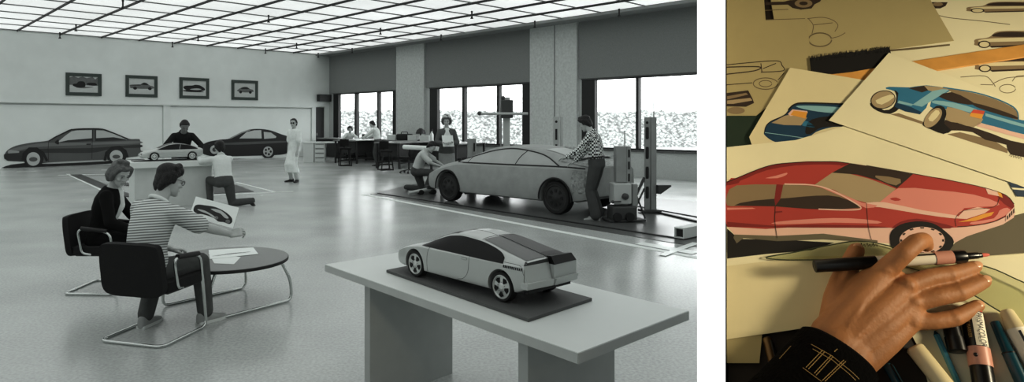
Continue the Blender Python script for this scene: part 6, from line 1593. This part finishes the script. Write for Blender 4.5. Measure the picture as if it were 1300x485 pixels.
# ---- markers and pens lying at the bottom right
def rod(t, name, m, a, b, h, prof, iv, n=20):
    """turned part along pixel axis a->b at height h; prof = [(fraction, radius m)]"""
    A, B = bp(*a, h), bp(*b, h); mb = MB(); mb.tube([A.lerp(B, f) for f, _ in prof], [r for _, r in prof], n, up=BN); return mb.obj(name, m, t, 50, inv=iv)
def text_on(t, s, m, O, X, N, size, iv, name='lettering', squash=1.0):
    cu = bpy.data.curves.new('txt', 'FONT'); cu.body = s; cu.size = size; cu.align_x = 'LEFT'; cu.align_y = 'CENTER'
    o = bpy.data.objects.new('txt', cu); COL.objects.link(o); dg = bpy.context.evaluated_depsgraph_get()
    me = bpy.data.meshes.new_from_object(o.evaluated_get(dg)); bpy.data.objects.remove(o)
    X = X.normalized(); Y = N.cross(X).normalized(); me.transform(Matrix.Translation(O) @ mat3(X*squash, Y, N).to_4x4())
    return link(name, me, m, t, 0, inv=iv)
p_blk = wm('pen_black', 20, 18, 17, .3); p_pink = wm('pen_pink_band', 206, 150, 130, .4); p_cream = wm('pen_cream', 226, 212, 172, .4); p_teal = wm('pen_teal', 30, 72, 84, .25); p_blue = wm('pencil_blue', 70, 130, 150, .35); p_white = wm('pen_label', 232, 224, 204, .45); p_gold = wm('pen_gold_text', 190, 160, 96, .4)
# marker in the hand
hA, hB = (1034, 338), (1256, 323.3); hh = .0355
c = bp(*hA, hh); t = thing('marker', 'black marker with pink band and pink tip held under the index finger', 'marker', c, 0); iv = inv_of(c, 0)
R_m = .0078
rod(t, 'cap', p_blk, hA, hB, hh, [(0, R_m*.9), (.004, R_m), (.36, R_m*1.02), (.362, R_m*.92)], iv)
rod(t, 'barrel', p_white, hA, hB, hh, [(.36, R_m*.92), (.70, R_m*.92)], iv); rod(t, 'band', p_pink, hA, hB, hh, [(.695, R_m), (.795, R_m)], iv)
rod(t, 'collar', p_blk, hA, hB, hh, [(.795, R_m*.98), (.862, R_m*.98), (.868, R_m*.9)], iv); rod(t, 'nib_holder', p_blk, hA, hB, hh, [(.865, R_m*.55), (.935, R_m*.5), (.94, R_m*.42), (.958, R_m*.36)], iv)
rod(t, 'nib', wm('nib_pink', 214, 110, 92, .7), hA, hB, hh, [(.955, R_m*.3), (.985, R_m*.26), (1.0, R_m*.12)], iv)
A, B = bp(*hA, hh), bp(*hB, hh); ax = (B-A).normalized(); vdir = (V((0, 0, CH))-A).normalized(); nn = (vdir-ax*vdir.dot(ax)).normalized(); sd = nn.cross(ax)
mb = MB(); O_ = A.lerp(B, .56); mb.add([O_+nn*R_m*.80+sd*R_m*.48, O_+ax*.028+nn*R_m*.80+sd*R_m*.48, O_+ax*.028+nn*R_m*.60+sd*R_m*.72, O_+nn*R_m*.60+sd*R_m*.72], [(0, 1, 2, 3)]); mb.obj('dark_stripe', p_blk, t, 0, inv=iv, clean=False)
# lettered marker below the little finger
a_, b_ = (1233.5, 398), (1262, 560); h1 = .0125
c = bp(*b_, h1); t = thing('marker', 'lettered black and white marker with pink band, pointing up to the little finger', 'marker', c, 0); iv = inv_of(c, 0); R1 = .0108
rod(t, 'barrel', p_blk, a_, b_, h1, [(.0, R1), (.30, R1)], iv, 28); rod(t, 'band', p_pink, a_, b_, h1, [(.295, R1*1.04), (.445, R1*1.04)], iv, 28); rod(t, 'cap', p_blk, a_, b_, h1, [(.445, R1*.98), (1, R1*.98)], iv, 28)
rod(t, 'end_ring', wm('marker_red_end', 190, 50, 40, .4), a_, b_, h1, [(-.03, R1*.9), (.0, R1*.95)], iv, 28)
A, B = bp(*a_, h1), bp(*b_, h1); ax = (B-A).normalized(); vdir = (V((0, 0, CH))-A).normalized(); nn = (vdir-ax*vdir.dot(ax)).normalized(); sd = ax.cross(nn)
def around(f, ang, r=1.0): return A.lerp(B, f)+(nn*math.cos(ang)+sd*math.sin(ang))*R1*r
sgn = 1 if (around(.1, .5)-around(.1, 0)).x > 0 else -1
mb = MB(); n_ = 8; vs = [around(f, sgn*(-.05+1.25*k/n_), 1.015) for f in (.01, .29) for k in range(n_+1)]
mb.add(vs, [(k, k+1, n_+2+k, n_+1+k) for k in range(n_)]); mb.obj('white_label', p_white, t, 180, inv=iv, clean=False)
ang = sgn*.55; text_on(t, 'PRISMACOLOR', p_blk, around(.015, ang, 1.05), ax, nn*math.cos(ang)+sd*math.sin(ang), .0088, iv, squash=.66)
ang = -sgn*.45; text_on(t, 'ART MARKER', p_gold, around(.05, ang, 1.03), ax, nn*math.cos(ang)+sd*math.sin(ang), .0052, iv, squash=.8)
mb = MB(); mb.sphere(around(.37, -sgn*.25, 1.04), .0022, 8, 6); mb.obj('dot', p_blk, t, inv=iv)
# teal pen
a_, b_ = (1263, 408.5), (1322, 540); c = bp(*b_, .007); t = thing('pen', 'dark teal felt pen at the bottom right corner', 'pen', c, 0); iv = inv_of(c, 0); r0 = .0058
rod(t, 'cap', p_teal, a_, b_, .0075, [(0, r0*.7), (.01, r0*.85), (.31, r0*1.05), (.315, r0*1.1), (.33, r0*1.1)], iv); rod(t, 'barrel', p_teal, a_, b_, .0075, [(.33, r0*1.15), (1, r0*1.2)], iv); rod(t, 'ring', p_blk, a_, b_, .0075, [(.318, r0*1.2), (.33, r0*1.2)], iv)
# cream marker at right
a_, b_ = (1277, 394), (1345, 520); c = bp(*b_, .0105); t = thing('marker', 'cream marker with tapered cap, rightmost in the bottom right corner', 'marker', c, 0); iv = inv_of(c, 0)
rod(t, 'cap', p_cream, a_, b_, .0105, [(0, .0055), (.02, .0068), (.20, .0092), (.205, .0098)], iv); rod(t, 'barrel', p_white, a_, b_, .0105, [(.205, .0100), (1, .0100)], iv)
A, B = bp(*a_, .0105), bp(*b_, .0105); ax = (B-A).normalized(); vdir = (V((0, 0, CH))-A).normalized(); nn = (vdir-ax*vdir.dot(ax)).normalized()
mb = MB(); sd = ax.cross(nn); O_ = A.lerp(B, .24)+nn*.0101; mb.add([O_-sd*.0035, O_+ax*.06-sd*.0035, O_+ax*.06-sd*.001, O_-sd*.001], [(0, 1, 2, 3)]); mb.obj('label_stripe', p_blk, t, 0, inv=iv, clean=False)
# blue pencil, cream tube, black cap
a_, b_ = (1189, 425), (1236, 530); c = bp(*b_, .005); t = thing('pencil', 'light blue pencil at the bottom below the hand', 'pencil', c, 0); iv = inv_of(c, 0)
rod(t, 'shaft', p_blue, a_, b_, .0052, [(0, .0034), (1, .0034)], iv, 6); rod(t, 'lead', p_teal, a_, b_, .0052, [(-.05, .0008), (0, .0032)], iv, 6)
a_, b_ = (1160, 440), (1232, 530); c = bp(*b_, .011); t = thing('marker', 'plain cream marker at the bottom below the hand, left of the blue pencil', 'marker', c, 0); iv = inv_of(c, 0)
rod(t, 'barrel', p_cream, a_, b_, .0108, [(0, .0075), (.03, .0098), (.62, .0098)], iv); rod(t, 'cap', p_cream, a_, b_, .0108, [(.62, .0102), (1, .0102)], iv)
a_, b_ = (1206, 408), (1216, 446); c = bp(*b_, .01); t = thing('marker', 'short black marker under the little finger, left of the lettered marker', 'marker', c, 0); iv = inv_of(c, 0)
rod(t, 'barrel', p_blk, a_, b_, .0105, [(0, .0085), (.55, .0085)], iv); rod(t, 'cap', p_blk, a_, b_, .0105, [(.55, .0095), (1.0, .0095), (1.02, .008)], iv)
a_, b_ = (974, 430), (984, 470); c = bp(*b_, .006); t = thing('pen', 'brown metal pen at the lower left beside the small tan sheet', 'pen', c, 0); iv = inv_of(c, 0)
rod(t, 'barrel', wm('pen_bronze', 96, 74, 46, .3, metal=.6), a_, b_, .007, [(-.05, .003), (0, .0055), (1.4, .006)], iv); rod(t, 'clip', p_blk, (979, 432), (989, 470), .0135, [(0, .0015), (1.3, .0015)], iv, 6)
a_, b_ = (1126, 462), (1170, 540); c = bp(*b_, .005); t = thing('pen', 'dark blue pen in the shadow below the wrist', 'pen', c, 0); iv = inv_of(c, 0)
rod(t, 'barrel', p_teal, a_, b_, .006, [(0, .003), (.05, .0055), (1, .0055)], iv); rod(t, 'clip', p_blk, (1131, 462), (1160, 512), .0122, [(0, .0012), (1, .0012)], iv, 6)

# ---- the hand (a person's right hand and forearm in a dark stitched cuff)
zH = lambda x, y: (1020+x/3.232, 290+y/3.232)
def hb(x, y, h): return bp(x, y, h-.0105)
mb = MB()
idx, mid, rng, pky = (1124, 343), (1152, 362.5), (1160, 384), (1157, 408)
wr = [(1052, 425), (1066, 436), (1080, 448), (1092, 458)]
for (a, b, h0, h1, r0, r1) in ((wr[0], idx, .034, .048, .0205, .0128), (wr[1], mid, .036, .047, .0205, .0125), (wr[2], rng, .033, .041, .0195, .0118), (wr[3], pky, .0275, .033, .0185, .0112)):
    A, B = hb(*a, h0), hb(*b, h1); mb.chain([A, A.lerp(B, .5)+BN*.002, B], [r0, (r0+r1)/2+.001, r1], 14)
for a, b in ((idx, mid), (mid, rng), (rng, pky)):                       # web between knuckles
    A, B = hb(*a, .040), hb(*b, .038); mb.cap(A, .0105, B, .0105, 12)
for f in (.15, .3, .45, .6, .75, .9):
    A = hb(*wr[0], .033).lerp(hb(*idx, .0385), f); B = hb(*wr[3], .030).lerp(hb(*pky, .031), f); C1, C2 = A.lerp(B, .33)+BN*.0062, A.lerp(B, .70)+BN*.0055; mb.chain([A, C1, C2, B], [.0175-.003*f, .0178-.004*f, .0176-.0042*f, .0165-.005*f], 12)
# index finger bends over the marker
mb.chain([hb(*idx, .050), hb(1147, 322, .066), hb(1163, 308, .066), hb(1172, 305, .056), hb(1176, 312, .044)], [.0125, .0112, .0108, .0100, .0080], 14)
# middle, ring, little fingers spread to the upper right
fing = [(mid, (1180, 352), (1205, 348.5), (1224, 343), (1238, 338.5), (.047, .046, .041, .034, .028), (.0118, .0102, .0102, .0090, .0076)),
        (rng, (1190, 377), (1217, 371.5), (1237, 362.5), (1249, 357), (.041, .044, .041, .034, .029), (.0112, .0105, .0106, .0094, .0080)),
        (pky, (1186, 408), (1211, 404), (1230, 394.5), (1241, 388), (.034, .035, .033, .029, .025), (.0104, .0096, .0098, .0086, .0074))]
for m0, p1, p2, p3, p4, hs, rs in fing: mb.chain([hb(*p, h_) for p, h_ in zip((m0, p1, p2, p3, p4), hs)], rs, 14)
# thumb under the marker, tip showing above it
mb.chain([hb(1062, 412, .030), hb(1064, 380, .030), hb(1069, 357, .030), hb(1079, 336, .0305), hb(1087, 318, .0325)], [.020, .0165, .0135, .0115, .0098], 14)
mb.chain([hb(1066, 385, .034), hb(1105, 352, .042)], [.014, .012], 12)
mb.chain([hb(*wr[1], .034), hb(1050, 462, .032), hb(1005, 530, .032), hb(960, 600, .03)], [.026, .0285, .033, .04], 16); mb.chain([hb(*wr[2], .032), hb(1066, 472, .032), hb(1025, 540, .032)], [.024, .0275, .033], 16)
for p, h_, r_ in ((idx, .0545, .0098), (mid, .053, .0098), (rng, .0465, .009), (pky, .0385, .009)): mb.sphere(hb(*p, h_), r_, 12, 8)
for m0, p1, p2, p3, p4, hs, rs in fing: mb.sphere(hb(*p2, hs[2]+.0018), rs[2]*.95, 12, 8)
for a, b in (((1068, 428), (1118, 350)), ((1078, 438), (1146, 368))):    # tendons
    mb.chain([hb(*a, .0545), hb((a[0]+b[0])/2, (a[1]+b[1])/2, .0575), hb(*b, .0555)], [.0024, .0028, .0030], 8)
hand = mb.remesh(.0017, 12, 'hand')
mb = MB(); mb.merge(hand)
mb.mi = 1
for (p3, p4, h3, h4, r_) in (((1224, 343), (1239, 338.3), .0345, .0282, .0060), ((1237, 362.5), (1250, 356.6), .0345, .029, .0062), ((1230, 394.5), (1242, 387.6), .0295, .025, .0055), ((1080, 334), (1087.5, 315.5), .031, .0325, .0070)):
    A, B = hb(*p3, h3), hb(*p4, h4); d = (B-A).normalized(); up = (BN-d*BN.dot(d)).normalized(); x = d.cross(up)
    cN = B-d*.002+up*(r_*.98); mb.sphere(cN, (r_*.78, r_*1.05, r_*.26), 14, 8, R=mat3(x, d, up))
def hand_mat():
    m = wm('hand_skin', 166, 114, 72, .6, var=.12, vscale=22)
    nt = m.node_tree; b = nt.nodes['Principled BSDF']; tc = nt.nodes.new('ShaderNodeTexCoord')
    n1 = nt.nodes.new('ShaderNodeTexNoise'); n1.inputs['Scale'].default_value = 260; n1.inputs['Detail'].default_value = 4
    n2 = nt.nodes.new('ShaderNodeTexNoise'); n2.inputs['Scale'].default_value = 55; n2.inputs['Detail'].default_value = 3
    ad = nt.nodes.new('ShaderNodeMath'); ad.operation = 'ADD'
    nt.links.new(tc.outputs['Object'], n1.inputs[0]); nt.links.new(tc.outputs['Object'], n2.inputs[0]); nt.links.new(n1.outputs['Fac'], ad.inputs[0]); nt.links.new(n2.outputs['Fac'], ad.inputs[1])
    bu = nt.nodes.new('ShaderNodeBump'); bu.inputs['Strength'].default_value = .22; bu.inputs['Distance'].default_value = .0025
    nt.links.new(ad.outputs[0], bu.inputs['Height']); nt.links.new(bu.outputs[0], b.inputs['Normal'])
    b.inputs['Subsurface Weight'].default_value = .08; b.inputs['Subsurface Radius'].default_value = (.004, .002, .001); b.inputs['Subsurface Scale'].default_value = .5
    return m
c = bp(985, 560, .03); HR = thing('person', 'right hand in a dark stitched cuff holding a marker over the red car drawing', 'person', c, 0); iv = inv_of(c, 0)
mb.obj('body', [hand_mat(), wm('finger_nail', 206, 158, 122, .3)], HR, 180, inv=iv)
# cuff and sleeve
mb = MB(); w0, w1 = hb(1025, 421, .022), hb(1103, 478, .022)
ax = (hb(1000, 535, .03)-hb(1064, 447, .03)).normalized(); sx = (w1-w0); sx = (sx-ax*sx.dot(ax)).normalized(); nz = ax.cross(sx).normalized()
rings = []
for f, a, b in ((-.004, .040, .0265), (0.0, .0445, .0305), (.02, .046, .032), (.05, .049, .036), (.10, .055, .041), (.17, .062, .046)):
    cc = hb(1064.5, 448.5, .034)+ax*f; rings.append([cc+sx*(a*math.cos(2*PI*k/36))+nz*(b*math.sin(2*PI*k/36)) for k in range(36)])
inner = [[p+((sum(r_, V((0, 0, 0)))/36)-p)*.07 for p in r_] for r_ in rings[:3]]
mb.loft(inner[::-1]+rings, caps=False)
me = mb.mesh('sleeve'); 
from mathutils.bvhtree import BVHTree
bvh = BVHTree.FromPolygons([v.co.copy() for v in me.vertices], [tuple(p.vertices) for p in me.polygons])
sl = link('sleeve', me, wm('sleeve_black', 6, 5, 5, .95, spec=.1, bump=.3, bscale=300), HR, 60, inv=iv)
def onsleeve(px_, py_):
    d = V(((px_-PX)/F, 1, -(py_-PY)/F)).normalized(); o = V((0, 0, CH)); hit = bvh.ray_cast(o, d)
    return hit[0]-d*.0006 if hit[0] else None
zJ = lambda x, y: (915+x/3.345, 340+y/3.345)
mb = MB()
rows = [((385, 325), (470, 372), (560, 445), (590, 475)), ((392, 345), (475, 392), (545, 450), (575, 480)), ((350, 425), (400, 462), (430, 484)), ((430, 352), (360, 425)), ((440, 358), (370, 432)), ((468, 372), (395, 450)), ((476, 378), (403, 458)), ((522, 392), (430, 480)), ((530, 398), (440, 484)), ((495, 345), (480, 358)), ((250, 385), (300, 330))]
for rw in rows:
    for a, b in zip(rw, rw[1:]):
        L = math.dist(a, b); nn_ = max(2, int(L/9))
        for k in range(nn_):
            f0, f1 = k/nn_, (k+.58)/nn_
            A = onsleeve(*zJ(a[0]+(b[0]-a[0])*f0, a[1]+(b[1]-a[1])*f0)); B = onsleeve(*zJ(a[0]+(b[0]-a[0])*f1, a[1]+(b[1]-a[1])*f1))
            if A and B: mb.cap(A, .00045, B, .00045, 5)
o = mb.obj('stitching', wm('stitch_gold', 170, 140, 84, .7), sl, 0, inv=iv); o['kind'] = 'stuff'
# warm desk lamp light
ld = bpy.data.lights.new('drawing_lamp', 'SPOT'); ld.energy = LAMP_E if 'LAMP_E' in globals() else 62; ld.color = (1, .885, .64); ld.spot_size = math.radians(54); ld.spot_blend = .9; ld.shadow_soft_size = .11
lo = bpy.data.objects.new('drawing_lamp', ld); COL.objects.link(lo); lo.location = (1.40, .05, 1.80)
tgt = bp(1235, 245, 0); lo.rotation_euler = (tgt-V(lo.location)).to_track_quat('-Z', 'Y').to_euler()
# ---- white divider beside the board; unseen dark panels added to block studio light
def ray_xy(px, Y): return V(((px-PX)/F*Y, Y, 0))
Yd0, Yd1 = .55, 1.32
n0, n1 = ray_xy(885, Yd0), ray_xy(921, Yd0)
dv = ray_xy(921, 1.0)-ray_xy(921, 0)
f0, f1 = n0+dv*(Yd1-Yd0), n1+dv*(Yd1-Yd0)
mb = MB(); mb.hexa([n0, n1, f1, f0], [p+V((0, 0, 2.3)) for p in (n0, n1, f1, f0)])
struct(mb.obj('wall_divider', mat('divider_white', rgb(245, 245, 245), .6), smooth=0))
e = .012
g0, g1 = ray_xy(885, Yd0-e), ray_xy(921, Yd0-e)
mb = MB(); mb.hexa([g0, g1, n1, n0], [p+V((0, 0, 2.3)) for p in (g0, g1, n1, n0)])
struct(mb.obj('trim_divider_glow', emat('white_edge_glow', (1, 1, 1, 1), 1.05), smooth=0))  # glow added so the divider's end face shows pure white, not a lamp
m_blocker = mat('blocker_dark_brown', rgb(46, 36, 26), .9)  # for the added panels out of view that keep the board shaded
mb = MB(); mb.box((1.05, -1.3, 1.15), (2.6, .06, 2.3)); struct(mb.obj('light_blocker_rear', m_blocker, smooth=0))
mb = MB(); mb.box((1.05, .2, 2.33), (2.6, 3.06, .06)); struct(mb.obj('light_blocker_top', m_blocker, smooth=0))
mb = MB(); mb.box((2.35, .2, 1.15), (.06, 3.06, 2.3)); struct(mb.obj('light_blocker_right', m_blocker, smooth=0))
